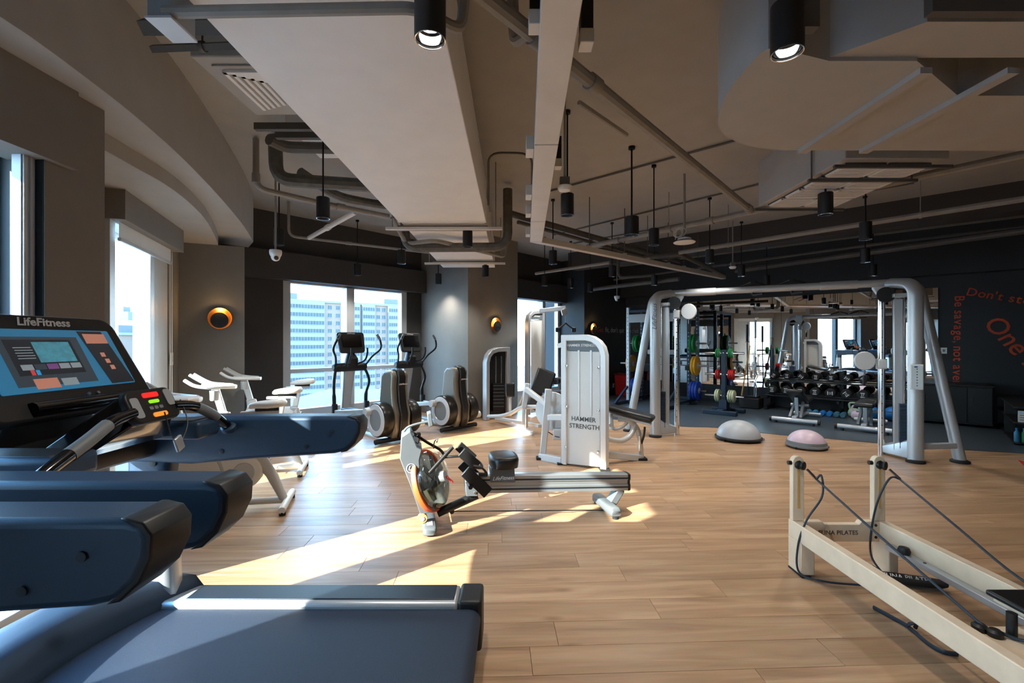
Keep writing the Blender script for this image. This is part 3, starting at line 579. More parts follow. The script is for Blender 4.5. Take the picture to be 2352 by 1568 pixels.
for x, nm in ((2.04, 'channel'), (2.47, 'channel')): MB().mm(x - .03, x + .03, 2.24, 3.2, 2.87, 2.9).build(nm, 'paint', pl); MB().cyl((x, 3.18, 2.9), (x, 3.18, ZC), .008, n=6).build('threaded_rod', 'pipe_dark', pl)
MB().mm(1.72, 6.5, 1.86, 1.9, 2.9, 3.0).build('hanger_channel', 'pipe_dark', pl); MB().mm(1.24, 1.32, 1.95, 2.0, 2.9, 3.7).build('hanger_channel', 'pipe_dark', pl)
ac = thing('ceiling_grille', 'grey air unit with white louvred grilles behind the rounded plenum', 'air conditioner', (3.1, 4.3, 3.0))
MB().mm(2.68, 3.52, 3.66, 4.95, 3.02, 3.5).build('housing', 'paint', ac, .008)
for i in range(2):
    for j in range(4):
        x0, y0 = 2.74 + i * .37, 3.74 + j * .29; f = MB().mm(x0, x0 + .34, y0, y0 + .26, 3.005, 3.018).build('grille_frame', 'pipe_dark', ac)
        for bx in ((x0, x0 + .02, y0, y0 + .26), (x0 + .32, x0 + .34, y0, y0 + .26), (x0, x0 + .34, y0, y0 + .018), (x0, x0 + .34, y0 + .242, y0 + .26)): MB().mm(*bx, 2.99, 3.004).build('grille_border', 'white', f, smooth=False)
        for q in range(8): MB().box((x0 + .17, y0 + .03 + q * .029, 2.995), (.3, .014, .012)).build('slat', 'white', f, smooth=False)
for y in (3.69, 4.01, 4.9): MB().mm(2.62, 3.58, y, y + .025, 2.96, 2.985).build('channel', 'pipe_dark', ac)
MB().cyl((2.66, 4.04, 2.98), (2.66, 4.04, ZC), .008, n=6).build('threaded_rod', 'pipe_dark', ac); MB().cyl((3.55, 4.04, 2.98), (3.55, 4.04, ZC), .008, n=6).build('threaded_rod', 'pipe_dark', ac)
# beam across the far part of the ceiling
rbox('trim_6', 9.3, 9.7, -6, 6.6, 3.35, ZC, 'paint_dark', 'dark ceiling beam in front of the mirrors')
rbox('trim_7', 12.1, 12.4, -6, 6.7, 2.85, ZC, 'paint_char', 'dark bulkhead above the mirrors')
# detectors, cameras, access point
def detector(u, v, z, w, lb):
    p = PF(u, v, z); t = thing('smoke_detector', lb, 'detector', p, group='round white detectors'); s = w
    MB().lathe([(.02 * s, -.03 * s), (.05 * s, -.025 * s), (.068 * s, 0), (.07 * s, .015 * s), (.05 * s, .02 * s)], p, 20).build('detector_head', 'white', t)
    MB().box(p + V((0, 0, .06 * s)), (.09 * s, .05 * s, .08 * s)).build('mounting_box', 'grey_plastic', t, .004); MB().cyl(p + V((0, 0, .08 * s)), (p.x, p.y, ZC), .011, n=8).build('drop_rod', 'pipe', t)
detector(1297, 432, 2.95, 1, 'round white detector hanging right of the cable trunking'); detector(1683, 614, 2.9, .9, 'small white detector hanging over the cable machine')
p = PF(1572, 557, 2.85); t = thing('access_point', 'white wireless access point disc with a coiled white cable', 'access point', p)
MB().lathe([(.02, -.012), (.13, -.006), (.14, .004), (.12, .016), (.06, .02)], p, 28).build('disc', 'white', t); MB().lathe([(.085, .03), (.085, .055), (.07, .06)], p, 20).build('mount_plate', 'white', t); MB().lathe([(.09, .018), (.09, .032)], p, 20).build('mount_ring', 'black', t)
MB().tube([p + V((-.04 + .07 * math.cos(k * .7) - .01 * k * .2, .03 * math.sin(k * .5), .13 + .06 * math.sin(k * .7 + .3))) for k in range(30)] + [p + V((-.12, 0, .04))], .005, 6).build('cable_coil', 'white', t)
MB().cyl(p + V((0, 0, .06)), (p.x, p.y, ZC), .016, n=8).build('drop_pipe', 'pipe', t)
def domecam(u, v, z, lb, hang=True, par=1.0):
    p = PF(u, v, z) if hang else z; t = thing('dome_camera', lb, 'camera', p, group='white dome cameras')
    MB().lathe([(.066, .07), (.07, .05), (.066, .02), (.056, 0), (.05, -.01)], p, 20).build('housing', 'white', t)
    MB().lathe([(.052, 0), (.05, -.02), (.038, -.045), (.018, -.058), (.0, -.06)], p, 20).build('eyeball', 'white', t); MB().lathe([(.026, 0), (.024, .012), (.0, .016)], p + V((.024, -.032, -.026)), 14, (.55, -.7, -.45)).build('lens', 'black_gloss', t)
    MB().cyl(p + V((0, 0, .07)), (p.x, p.y, min(ZC, p.z + (1.2 if hang else .35))), .012, n=8).build('drop_rod', 'pipe', t)
domecam(633, 588, 2.56, 'white dome camera hanging below a black downlight by the bulkhead'); domecam(1417, 686, 2.62, 'white dome camera hanging in front of the slogan wall')
# wall lamps: brass dish with a black disc in front
def sconce(c, nr, lb):
    t = thing('wall_lamp', lb, 'wall lamp', c, group='brass and black wall lamps'); nr = V(nr).normalized(); x, y, _ = basis(nr)
    MB().lathe([(.02, .0), (.12, .008), (.15, .03), (.153, .036), (.148, .037), (.118, .014), (.02, .008)], c, 28, nr).build('brass_dish', 'brass', t)
    MB().lathe([(.02, .055), (.105, .06), (.11, .068), (.0, .072)], c - V((0, 0, .028)), 28, nr).build('black_disc', 'black', t)
    MB().lathe([(.05, .012), (.05, .05)], c + V((0, 0, .03)), 16, nr).build('lamp_glow', 'warm_glow', t)
    L = bpy.data.lights.new('wall_lamp_light', 'POINT'); L.energy = 2.2; L.color = (1, .62, .28); L.shadow_soft_size = .04; lo = bpy.data.objects.new('wall_lamp_light', L); COL.objects.link(lo); lo.location = c + nr * .052 + V((0, 0, .085))
fd = (V((-3.88, 6.6, 0)) - V((-4.6, 6.28, 0))).normalized(); fn = V((fd.y, -fd.x, 0))
sconce(PP(506, 731, V((-4.6, 6.28, 0)) + fn * .004, fd) , fn, 'brass and black wall lamp on the left corner pillar')
mn = V((-M2[0], -M2[1], 0))
sconce(PP(1137, 746, R(6, 6.676), N2), mn, 'brass and black wall lamp on the thick pillar'); sconce(PP(1361, 755, R(6, 6.696), N2), mn, 'brass and black wall lamp beside the grey slogan')
# wall plates
def plate(u, v, a, d, w, h, lb, m='white'):
    p = PP(u, v, a, d); d = V((d[0], d[1], 0)).normalized(); nr = V((d.y, -d.x, 0)); t = thing('wall_plate', lb, 'switch', p)
    MB().prism([p - d * w / 2 - V((0, 0, h / 2)), p + d * w / 2 - V((0, 0, h / 2)), p + d * w / 2 + V((0, 0, h / 2)), p - d * w / 2 + V((0, 0, h / 2))], nr * .01).build('face_plate', m, t, .003)
    MB().prism([p - d * w / 5 - V((0, 0, h / 5)) + nr * .01, p + d * w / 5 - V((0, 0, h / 5)) + nr * .01, p + d * w / 5 + V((0, 0, h / 5)) + nr * .01, p - d * w / 5 + V((0, 0, h / 5)) + nr * .01], nr * .003).build('rocker', 'grey_plastic', t)
plate(1409, 885, R(6, 6.695), N2, .08, .12, 'white wall socket near the floor left of the red bin'); plate(2168, 805, R(12.395, 0), (-M2[0], -M2[1]), .09, .12, 'white switch plate beside the mirror edge')
W2F = W2B + W2D * .3; plate(393, 824, W2F + W2N * .004, W2D, .1, .16, 'white switch plate on the wall right of the narrow left window')
# ---------------------------------------------------------------- slogans on the walls
ex = V((N2[0], N2[1], 0)); sl1 = thing('wall_lettering', 'grey and orange slogan on the charcoal wall left of the mirrors', 'lettering', PP(1440, 757, R(6, 6.695), N2))
p0 = PP(1372, 757, R(6, 6.697), N2)
letters('letter', 'Get', 'orange_text', sl1, p0, ex, (0, 0, 1), .2); letters('letter', "fit, don't quit", 'grey_text', sl1, p0 + ex * .42, ex, (0, 0, 1), .2)
exm = V((-M2[0], -M2[1], 0)); q0 = R(12.396, 0)
def wtext(s, u, v, h, ang, lb, align='LEFT'):
    p = PP(u, v, q0, (M2[0], M2[1])); t = thing('wall_lettering', lb, 'lettering', p); a = math.radians(ang); e1 = exm * math.cos(a) + V((0, 0, math.sin(a))); e2 = -exm * math.sin(a) + V((0, 0, math.cos(a)))
    letters('letter', s, 'orange_text', t, p, e1, e2, h, bold=.002)
wtext("Don't stop till you're proud", 2222, 670, .21, -16, 'orange slogan slanting gently down near the right edge'); wtext('Be savage, not average', 2203, 680, .2, -91, 'vertical orange slogan beside the cable machine'); wtext('One more rep', 2275, 735, .42, -56, 'large orange slogan slanting steeply at the right edge')
# ================================================================ treadmills
def sell(c, ex, ey, a, b, n=16, p=3.2):                      # rounded-rectangle ring
    out = []
    for k in range(n):
        t = 2 * math.pi * k / n + math.pi / n; x, y = math.cos(t), math.sin(t)
        out.append(V(c) + V(ex) * a * math.copysign(abs(x) ** (2 / p), x) + V(ey) * b * math.copysign(abs(y) ** (2 / p), y))
    return out
def rrect(w, h, r, n=5, taper=0.0):
    pts = []
    for cx, cy, a0 in ((w / 2 - r, h / 2 - r, 0), (-w / 2 + r, h / 2 - r, 90), (-w / 2 + r, -h / 2 + r, 180), (w / 2 - r, -h / 2 + r, 270)):
        for k in range(n + 1):
            a = math.radians(a0 + 90 * k / n); x, y = cx + r * math.cos(a), cy + r * math.sin(a); pts.append((x * (1 - taper * (y / h + .5)), y))
    return pts
def panel(mb, o, ex, ey, w, h, r, th, taper=0.0, n=5):
    ex, ey = V(ex).normalized(), V(ey).normalized(); ez = ex.cross(ey); mb.prism([V(o) + ex * x + ey * y for x, y in rrect(w, h, r, n, taper)], ez * th); return mb
mat('screen_blue', (30, 90, 125), .2, emit=(40, 108, 146), es=.32, var=.25, vs=3); mat('screen_dark', (30, 40, 48), .2, emit=(52, 66, 76), es=0.27); mat('screen_black', (18, 24, 30), .2, emit=(26, 36, 46), es=0.24)
mat('screen_teal', (40, 120, 140), .2, emit=(70, 132, 150), es=0.30, var=.8, vs=40); mat('screen_salmon', (180, 120, 100), .2, emit=(172, 116, 98), es=0.30); mat('screen_grey', (130, 140, 145), .2, emit=(128, 140, 146), es=0.27); mat('screen_purple', (110, 70, 120), .2, emit=(104, 66, 116), es=0.30); mat('screen_red', (190, 60, 60), .2, emit=(190, 60, 62), es=0.30); mat('screen_cyan', (40, 140, 190), .2, emit=(36, 140, 196), es=0.30)
def treadmill():
    yc = 1.74; t = thing('treadmill', 'blue grey treadmill with a lit touch screen and red stop key, deck in front', 'treadmill', (-1.2, yc, 0), group='treadmills facing the left windows')
    for s in (-1, 1):
        y0, y1 = sorted((yc + s * .435, yc + s * .61))
        rl = MB().mm(-1.95, -.26, y0, y1, .09, .3).build('side_rail', 'silver', t, .02)
        MB().mm(-1.58, -.28, y0 + .028, y1 - .02, .298, .306).build('foot_strip', 'tread_dark', rl, .004)
        ax = yc + s * .5125
        pr = [(-1.95, 1.188), (-.785, 1.188), (-.752, 1.18), (-.733, 1.155), (-.736, 1.11), (-.76, 1.06), (-.8, 1.022), (-.86, 1.008), (-1.25, .982), (-1.55, .957), (-1.95, .975)]
        ar = MB().prism([V((x, ax - .061, z)) for x, z in pr], (0, .122, 0)).build('arm', 'tread_blue', t, .018, seg=4)
        cp = [(-.8, 1.19), (-.785, 1.19), (-.75, 1.182), (-.7305, 1.156), (-.7335, 1.109), (-.7575, 1.058), (-.7985, 1.0195), (-.83, 1.013), (-.8, 1.04), (-.775, 1.075), (-.762, 1.115), (-.764, 1.155), (-.775, 1.175)]
        MB().prism([V((x, ax - .0585, z)) for x, z in cp], (0, .117, 0)).build('arm_end_cap', 'black', ar, .005, seg=2)
        for x, z in ((-.87, 1.115), (-.99, 1.045), (-1.4, 1.02)):
            for q in (-1, 1): MB().lathe([(.011, 0), (.011, .004), (.0, .005)], (x, ax + q * .0615, z), 12, (0, q, 0)).build('screw_cap', 'tread_dark', ar)
        MB().loft([sell((x, ax + s * .012, z), (1, 0, 0), (0, 1, 0), w / 2, .055, 16, 4) for x, z, w in ((-1.8, .3, .29), (-1.795, .5, .26), (-1.78, .85, .2))]).build('upright', 'silver', t, ang=50)
        up = MB().loft([sell((x, ax + s * .006, z), (1, 0, 0), (0, 1, 0), w / 2, .052, 16, 4) for x, z, w in ((-1.78, .85, .2), (-1.775, .95, .21), (-1.76, 1.06, .28))]).build('upright_bracket', 'tread_blue', t, ang=50)
        MB().lathe([(.016, 0), (.016, .003), (0, .004)], (-1.74, ax - s * -.058 if s < 0 else ax - .049, .96), 12, (0, -1, 0)).build('bracket_hole', 'black', up)
    MB().mm(-1.8, -.2, yc - .435, yc + .435, .25, .272).build('running_belt', 'belt', t, .004)
    MB().cyl((-.2, yc - .43, .222), (-.2, yc + .43, .222), .05, n=20).build('rear_roller', 'belt', t)
    MB().mm(-1.8, -.3, yc - .43, yc + .43, .12, .2).build('deck_frame', 'black', t)
    for s in (-1, 1):
        y0, y1 = sorted((yc + s * .438, yc + s * .615)); MB().mm(-.262, -.145, y0, y1, .06, .306).build('rear_cap', 'black', t, .018, seg=3)
        MB().cyl((-.22, yc + s * .53, 0), (-.22, yc + s * .53, .07), .03).build('foot', 'rubber', t); MB().cyl((-1.9, yc + s * .5, 0), (-1.9, yc + s * .5, .1), .03).build('foot', 'rubber', t)
    # motor hood with a concave rear lip
    rings = []
    for i in range(15):
        s = -1 + 2 * i / 14; xf = -2.3 + .32 * abs(s) ** 3; xr = -1.78 + .2 * s * s; ring = []
        hs = 1 - .18 * abs(s) ** 4
        for q in range(9):
            f = q / 8; z = .1 + (.29 * math.sin(math.pi * min(1, f * 1.25) * .62) ** .8 + .03) * hs if q else .1
            if q == 8: z = .285
            ring.append(V((xf + (xr - xf) * f, yc + s * .605, z)))
        ring.append(V((xr - .02, yc + s * .605, .08))); ring.append(V((xf + .1, yc + s * .605, .08))); rings.append(ring)
    MB().loft(rings).build('motor_hood', 'tread_blue', t, ang=60)
    # display
    ux, uz = V((0, 1, 0)), V((-.469, 0, .883)); nn = ux.cross(uz); o = V((-1.676, 1.76, 1.373)) + uz * .125
    hd = MB(); panel(hd, o - uz * .018 - nn * .05, ux, uz, .68, .424, .06, .045, .1); hb = hd.build('display_housing', 'black', t, .012, seg=3)
    sc = MB(); panel(sc, o - nn * .004, ux, uz, .53, .255, .006, .003, .035, 2); sc = sc.build('screen', 'screen_blue', hb, smooth=False)
    def tile(x, y, w, h, m, z=.0005, tp=0.0, sh=0.0):
        a = [V((x - w / 2, y - h / 2, 0)), V((x + w / 2 + sh, y - h / 2, 0)), V((x + w / 2 + tp, y + h / 2, 0)), V((x - w / 2 + tp, y + h / 2, 0))]
        MB().prism([o + ux * p.x + uz * p.y + nn * (z - .0012) for p in a], nn * .0012).build('screen_tile', m, sc, smooth=False)
    tile(-.055, -.005, .3, .2, 'screen_dark'); tile(-.06, .01, .245, .145, 'screen_black', .001); tile(-.02, .03, .14, .085, 'screen_teal', .0015)
    for k, m_ in enumerate(('screen_grey', 'screen_dark', 'screen_purple', 'screen_grey', 'screen_grey')): tile(-.145 + k * .045, -.03, .04, .022, m_, .0015)
    for k, m_ in enumerate(('screen_red', 'screen_cyan')): tile(-.135 + k * .018, -.052, .014, .02, m_, .0015)
    tile(-.105, -.097, .085, .04, 'screen_salmon', .0015); tile(-.02, -.097, .06, .03, 'screen_grey', .0015)
    tile(.205, 0, .11, .245, 'screen_black', .0005, -.04); tile(.178, .088, .1, .045, 'screen_salmon', .001)
    for k in range(3): tile(.175 + k * .008, .012 - k * .03, .02, .02, 'screen_salmon', .001)
    for k in range(5): tile(-.13 + .002 * (k % 2), .05 - k * .011, .06, .003, 'screen_grey', .0015)
    text('brand_lettering', 'LifeFitness', 'lettering_white', hb, o + uz * .16 + nn * -.004, ux, uz, .048, .0006, .35, bold=.0012)
    MB().cyl(o - uz * .19 + ux * -.2 + nn * .0, o - uz * .19 + ux * .2 + nn * .0, .025, n=12).build('speaker_bar', 'black_gloss', hb)
    for x, m_ in ((.03, 'screen_dark'), (.07, 'grey_plastic')): MB().lathe([(.007, 0), (.006, .004)], o - uz * .155 + ux * x - nn * .003, 10, nn).build('button', m_, hb)
    MB().loft([sell((x, yc, z), (1, 0, 0), (0, 1, 0), w, d, 16, 4) for x, z, w, d in ((-1.84, 1.02, .12, .3), (-1.8, 1.15, .1, .24), (-1.8, 1.3, .05, .16), (-1.82, 1.4, .03, .14))]).build('console_neck', 'black', t)
    MB().loft([sell((-1.83, yc + y, z), (1, 0, 0), (0, 0, 1), .12, h, 16, 4) for y, z, h in ((-.46, 1.08, .09), (-.2, 1.07, .07), (.2, 1.07, .07), (.46, 1.08, .09))]).build('cross_member', 'black', t)
    for s in (-1, 1):
        tr_ = MB().mm(-1.72, -1.36, yc + s * .31 - .075, yc + s * .31 + .075, 1.12, 1.2).build('cup_tray', 'tread_blue', t, .02, seg=3); MB().mm(-1.68, -1.4, yc + s * .31 - .055, yc + s * .31 + .055, 1.195, 1.203).build('tray_insert', 'black', tr_, .003)
    # keypad on the crossbar with grips
    kx = V((-.3, 0, .62)).normalized(); kn = ux.cross(kx); k0 = V((-1.4, 1.78, 1.305))
    kb = MB(); panel(kb, k0 - kn * .03, ux, kx, .235, .135, .035, .03); kp = kb.build('keypad', 'black', t, .008)
    def key(x, y, w, h, m_, r=.004):
        q = MB(); panel(q, k0 + ux * x + kx * y, ux, kx, w, h, r, .003, 0, 3); return q.build('key', m_, kp, smooth=False)
    key(.0, .04, .075, .02, 'led_red', .006); key(.004, .012, .05, .014, 'led_green', .006)
    for x in (-.022, .002, .026): key(x, -.014, .018, .013, 'grey_plastic')
    key(.008, -.043, .07, .018, 'led_orange', .008); key(-.085, -.005, .038, .082, 'silver', .01); key(.085, .02, .038, .07, 'silver', .01)
    MB().loft([[k0 + ux * x + kx * y + kn * z for x, y, z in ((-a, -.06, -.03), (a, -.06, -.03), (a, .06, -.03), (-a, .06, -.03))] if a == .1 else [V((-1.5, 1.78 - a, 1.14)), V((-1.5, 1.78 + a, 1.14)), V((-1.72, 1.78 + a, 1.12)), V((-1.72, 1.78 - a, 1.12))] for a in (.1, .2)]).build('keypad_bracket', 'black_gloss', t, .01)
    for s in (-1, 1):
        pts = spline([V((-1.4, 1.78 + s * .1, 1.285)), V((-1.39, 1.78 + s * .2, 1.27)), V((-1.375, 1.77 + s * .3, 1.225)), V((-1.365, yc + s * .42, 1.16)), V((-1.36, yc + s * .46, 1.12))], 5)
        g = MB().tube(pts, .021, 12).build('handlebar', 'black_gloss', t); MB().tube(pts[6:13], .0225, 12).build('pulse_grip', 'grey_plastic', g); MB().lathe([(.034, 0), (.034, .02), (.024, .026)], V((-1.36, yc + s * .452, 1.13)), 16, (0, -s * .6, .8)).build('collar', 'tread_blue', g)
    cd = MB().tube(spline([k0 + V((.04, -.0, -.03)), k0 + V((.06, .01, -.12)), k0 + V((.07, .04, -.16)), k0 + V((.06, .1, -.09)), k0 + V((0.0, .14, .0))], 5), .0025, 6).build('safety_cord', 'black', t)
    MB().box(k0 + V((.075, .03, -.16)), (.012, .04, .06), Matrix.Rotation(.4, 4, 'X')).build('safety_clip', 'silver', cd, .004)
    return t
tm = treadmill(); tm2 = ctree(tm); place(tm2, (-1.2, 1.74 - 1.27, 0), 0, 'nearest treadmill, cut off by the left edge, one blue arm showing')
# ================================================================ spin bikes
def bike():
    t = thing('spin_bike', 'x', 'exercise bike', group='white spin bikes by the left wall')
    for x, nm in ((.03, 'rear_stabilizer'), (1.02, 'front_stabilizer')):
        s = MB().tube([(x, -.27, .05), (x, -.24, .055), (x, .24, .055), (x, .27, .05)], .032, 12).build(nm, 'white_bike', t)
        for y in (-.24, .24): MB().cyl((x, y, 0), (x, y, .03), .028).build('foot', 'rubber', s)
    MB().tube([(.03, 0, .06), (.4, 0, .075), (1.02, 0, .06)], .03, 10).build('base_rail', 'white_bike', t)
    # teardrop drive cover
    pts = arc((.78, 0, .36), .27, math.radians(-100), math.radians(100), 16) + arc((.38, 0, .36), .15, math.radians(105), math.radians(255), 10)
    cv = MB().prism([p + V((0, -.065, 0)) for p in pts], (0, .13, 0)).build('drive_cover', 'white_bike', t, .02, seg=3)
    for s in (-1, 1):
        MB().lathe([(.245, 0), (.245, .006), (.225, .007), (.22, .002)], (.78, s * .066, .36), 32, (0, s, 0), ring=True).build('cover_ring', 'bike_grey', cv); MB().lathe([(.09, 0), (.085, .008), (0, .009)], (.38, s * .066, .36), 24, (0, s, 0)).build('crank_cover', 'bike_grey', cv)
    text('brand_lettering', 'K Keep', 'blue', cv, (.62, .067, .5), (-1, 0, 0), (0, 0, 1), .05, .001); text('brand_lettering', 'K Keep', 'blue', cv, (.62, -.067, .5), (1, 0, 0), (0, 0, 1), .05, .001)
    MB().loft([sell(p, (1, 0, 0), (0, 1, 0), w, .045, 14, 3) for p, w in (((.06, 0, .07), .035), ((.16, 0, .3), .05), ((.3, 0, .52), .075), ((.32, 0, .6), .07))]).build('rear_stay', 'bike_grey', t, ang=60)
    MB().loft([sell(p, (0, 0, 1), (0, 1, 0), w, .045, 14, 3) for p, w in (((.27, 0, .55), .07), ((.55, 0, .56), .06), ((.82, 0, .62), .08))]).build('main_beam', 'white_bike', t, ang=60)
    MB().loft([sell(p, (1, 0, 0), (0, 1, 0), w, .045, 14, 3) for p, w in (((1.0, 0, .08), .04), ((.93, 0, .4), .05), ((.84, 0, .64), .07), ((.86, 0, .74), .06))]).build('head_tube', 'white_bike', t, ang=60)
    sp_ = MB().bar((.32, 0, .5), (.245, 0, .9), .05, .07).build('seat_post', 'white_bike', t, .008); MB().mm(.1, .42, -.025, .025, .875, .905).build('seat_slider', 'bike_grey', sp_, .004)
    for p in ((.35, .05, .62), (.3, .05, .86)): MB().tube([(p[0], 0, p[2]), (p[0], p[1], p[2]), (p[0] - .09, p[1] + .02, p[2] + .01)], .01, 8).build('adjust_lever', 'bike_grey', sp_)
    rings = []
    for x, w, h, dz in ((.04, .06, .02, .005), (.06, .105, .035, .01), (.12, .115, .04, .008), (.2, .075, .038, 0), (.28, .038, .034, -.004), (.34, .026, .028, -.012), (.36, .012, .014, -.018)): rings.append(sell((x, 0, .965 + dz), (0, 1, 0), (0, 0, 1), w, h, 16, 2.4))
    sd_ = MB().loft(rings).build('saddle', 'white_bike', t, ang=70); MB().mm(.1, .3, -.02, .02, .905, .94).build('saddle_rails', 'black_metal', sd_, .004)
    hp = MB().bar((.85, 0, .66), (.95, 0, 1.03), .05, .075).build('handlebar_post', 'white_bike', t, .008); MB().tube([(.88, 0, .74), (.88, .06, .74), (.8, .075, .75)], .01, 8).build('adjust_lever', 'bike_grey', hp)
    MB().loft([sell((x, 0, z), (0, 1, 0), (0, 0, 1), w, .022, 14, 3) for x, z, w in ((.74, 1.03, .06), (.8, 1.035, .14), (.9, 1.04, .17), (1.0, 1.05, .15), (1.06, 1.06, .08))]).build('handlebar_deck', 'white_bike', t, ang=70)
    for s in (-1, 1):
        MB().tube(spline([V((.8, s * .12, 1.04)), V((.95, s * .215, 1.045)), V((1.08, s * .22, 1.07)), V((1.18, s * .2, 1.13))], 5), .019, 10).build('outer_grip', 'white_bike', t)
        MB().tube(spline([V((.95, s * .06, 1.05)), V((1.06, s * .065, 1.1)), V((1.18, s * .06, 1.18))], 5), .018, 10).build('inner_grip', 'bike_grey', t)
    MB().lathe([(.036, 0), (.042, .01), (.046, .11), (.043, .11), (.04, .012)], (.9, .19, .9), 18).build('bottle_holder', 'bike_grey', t)
    for s, a in ((1, -.9), (-1, 2.24)):
        e_ = V((.38 + .165 * math.cos(a), s * .085, .36 + .165 * math.sin(a))); c = MB().bar((.38, s * .085, .36), e_, .028, .018, (0, 1, 0)).build('crank_arm', 'grey_plastic', t, .004)
        MB().box(e_ + V((0, s * .07, 0)), (.09, .09, .02), Matrix.Rotation(.5, 4, 'Y')).build('pedal', 'black_metal', c, .004); MB().tube([e_ + V((.04, s * .03, .0)), e_ + V((.06, s * .05, -.06)), e_ + V((-.02, s * .07, -.1)), e_ + V((-.07, s * .08, -.05)), e_ + V((-.04, s * .1, .01))], .006, 6).build('toe_strap', 'black', c)
    return t
bk = bike(); BRZ = math.atan2(-.287, -.958)
place(bk, (-2.09, 4.3, 0), BRZ, 'white spin bike nearest the treadmills, its lower frame behind the blue arms')
place(ctree(bk), (-2.47, 5.45, 0), BRZ, 'middle white spin bike with a cup holder in front of the lamp pillar'); place(ctree(bk), (-2.83, 6.62, 0), BRZ, 'farthest white spin bike, next to the wide far window')
# ================================================================ ellipticals
def elliptical():
    t = thing('elliptical_trainer', 'x', 'elliptical', group='elliptical trainers at the far window')
    MB().tube([(-.4, -.12, .05), (-.36, -.12, .055), (.36, -.12, .055), (.4, -.12, .05)], .038, 12).build('rear_foot', 'rubber', t); MB().tube([(-.36, 1.6, .05), (.36, 1.6, .05)], .035, 12).build('front_foot', 'rubber', t)
    MB().bar((0, -.1, .09), (0, 1.62, .09), .12, .07).build('base_rail', 'silver', t, .01)
    prof = [(.22, .07), (-.18, .07), (-.24, .2), (-.25, .45), (-.19, .62), (-.17, .85), (-.19, 1.02), (-.14, 1.1), (.05, 1.1), (.13, 1.02), (.16, .8), (.2, .5), (.24, .3)]
    MB().prism([V((-.15, y, z)) for y, z in prof], (.3, 0, 0)).build('drive_housing', 'shroud', t, .035, ang=50, seg=3)
    pf = [(-.14, .07), (-.25, .09), (-.3, .25), (-.31, .45), (-.26, .62), (-.23, .85), (-.25, 1.0), (-.2, 1.1), (-.1, 1.13), (-.0, 1.12), (-.08, .6)]
    sp_ = MB().prism([V((-.065, y, z)) for y, z in pf], (.13, 0, 0)).build('housing_spine', 'shroud_dark', t, .02, ang=50, seg=3)
    text('brand_lettering', 'LifeFitness', 'lettering_white', sp_, (0.0, -.256, .9), (1, 0, 0), (0, -.05, 1), .035, .001, .35)
    for s in (-1, 1):
        d = MB().lathe([(.0, -.16), (.25, -.155), (.265, -.13), (.265, 0.0), (.255, .02), (.0, .021)], (s * .31, -.02, .36), 36, (s, 0, 0)).build('crank_drum', 'shroud_dark', t)
        MB().lathe([(.245, 0.0), (.24, .012), (.165, .014), (.16, .006)], (s * .328, -.02, .36), 36, (s, 0, 0), ring=True).build('drum_ring', 'silver_light', d); MB().lathe([(.163, 0), (.0, .006)], (s * .332, -.02, .36), 30, (s, 0, 0)).build('drum_disc', 'grey_plastic', d)
        kx, kz = (.16, .12) if s < 0 else (-.16, -.12)
        ar = MB().bar((s * .36, kx - .02, .36 + kz), (s * .3, 1.32, .34), .05, .075).build('pedal_arm', 'silver', t, .012); MB().cyl((s * .3, kx - .02, .36 + kz), (s * .42, kx - .02, .36 + kz), .06).build('roller_cap', 'silver_light', ar)
        MB().box((s * .25, .85, .36 + kz * .5), (.17, .42, .035)).build('pedal', 'black', ar, .012)
        MB().tube(spline([V((s * .3, 1.34, .3)), V((s * .3, 1.36, .6)), V((s * .33, 1.3, .85)), V((s * .27, 1.36, 1.08))], 5), [.032] * 6 + [.024] * 10, 10).build('swing_arm', 'black_metal', t)
        MB().loft([sell((s * .3, 1.34, z), (1, 0, 0), (0, 1, 0), .045, .05, 12, 3) for z in (.26, .3, .44, .48)]).build('arm_sleeve', 'black', t)
        hb = MB().tube(spline([V((s * .27, 1.36, 1.1)), V((s * .34, 1.22, 1.28)), V((s * .44, 1.1, 1.42)), V((s * .4, 1.05, 1.58)), V((s * .34, 1.06, 1.68))], 5), .018, 10).build('moving_handle', 'black_metal', t); MB().tube([V((s * .4, 1.05, 1.58)), V((s * .34, 1.06, 1.68))], .022, 10).build('grip', 'grey_plastic', hb)
        MB().tube(spline([V((s * .08, 1.26, 1.16)), V((s * .14, 1.12, 1.22)), V((s * .15, 1.05, 1.34)), V((s * .15, 1.05, 1.44))], 4), .016, 8).build('fixed_handle', 'black_metal', t)
    MB().loft([sell((0, y, z), (1, 0, 0), (0, 1, 0), w, .06, 16, 4) for y, z, w in ((1.56, .1, .09), (1.52, .5, .085), (1.44, .9, .1), (1.4, 1.12, .11))]).build('console_column', 'silver', t, ang=60)
    MB().tube([(-.31, 1.38, 1.1), (-.27, 1.38, 1.1), (.27, 1.38, 1.1), (.31, 1.38, 1.1)], [.05, .078, .078, .05], 16).build('pivot_drum', 'black', t)
    MB().loft([sell((0, y, z), (1, 0, 0), (0, 1, 0), w, d, 14, 3) for y, z, w, d in ((1.36, 1.1, .12, .1), (1.32, 1.25, .11, .08), (1.36, 1.36, .06, .05))]).build('cup_tray', 'black', t)
    uz = V((0, .28, .96)).normalized(); hb = MB(); panel(hb, V((0, 1.36, 1.52)), (1, 0, 0), uz, .46, .38, .05, .06, -.12); hb = hb.build('display_housing', 'black', t, .015, seg=3)
    nn = V((1, 0, 0)).cross(uz); q = MB(); panel(q, V((0, 1.36, 1.54)) + nn * .061, (1, 0, 0), uz, .36, .22, .01, .003); q.build('screen', 'black_gloss', hb); text('brand_lettering', 'LifeFitness', 'lettering_white', hb, V((0, 1.36, 1.52)) + uz * .16 + nn * .06, (1, 0, 0), uz, .035, .001, .35)
    return t
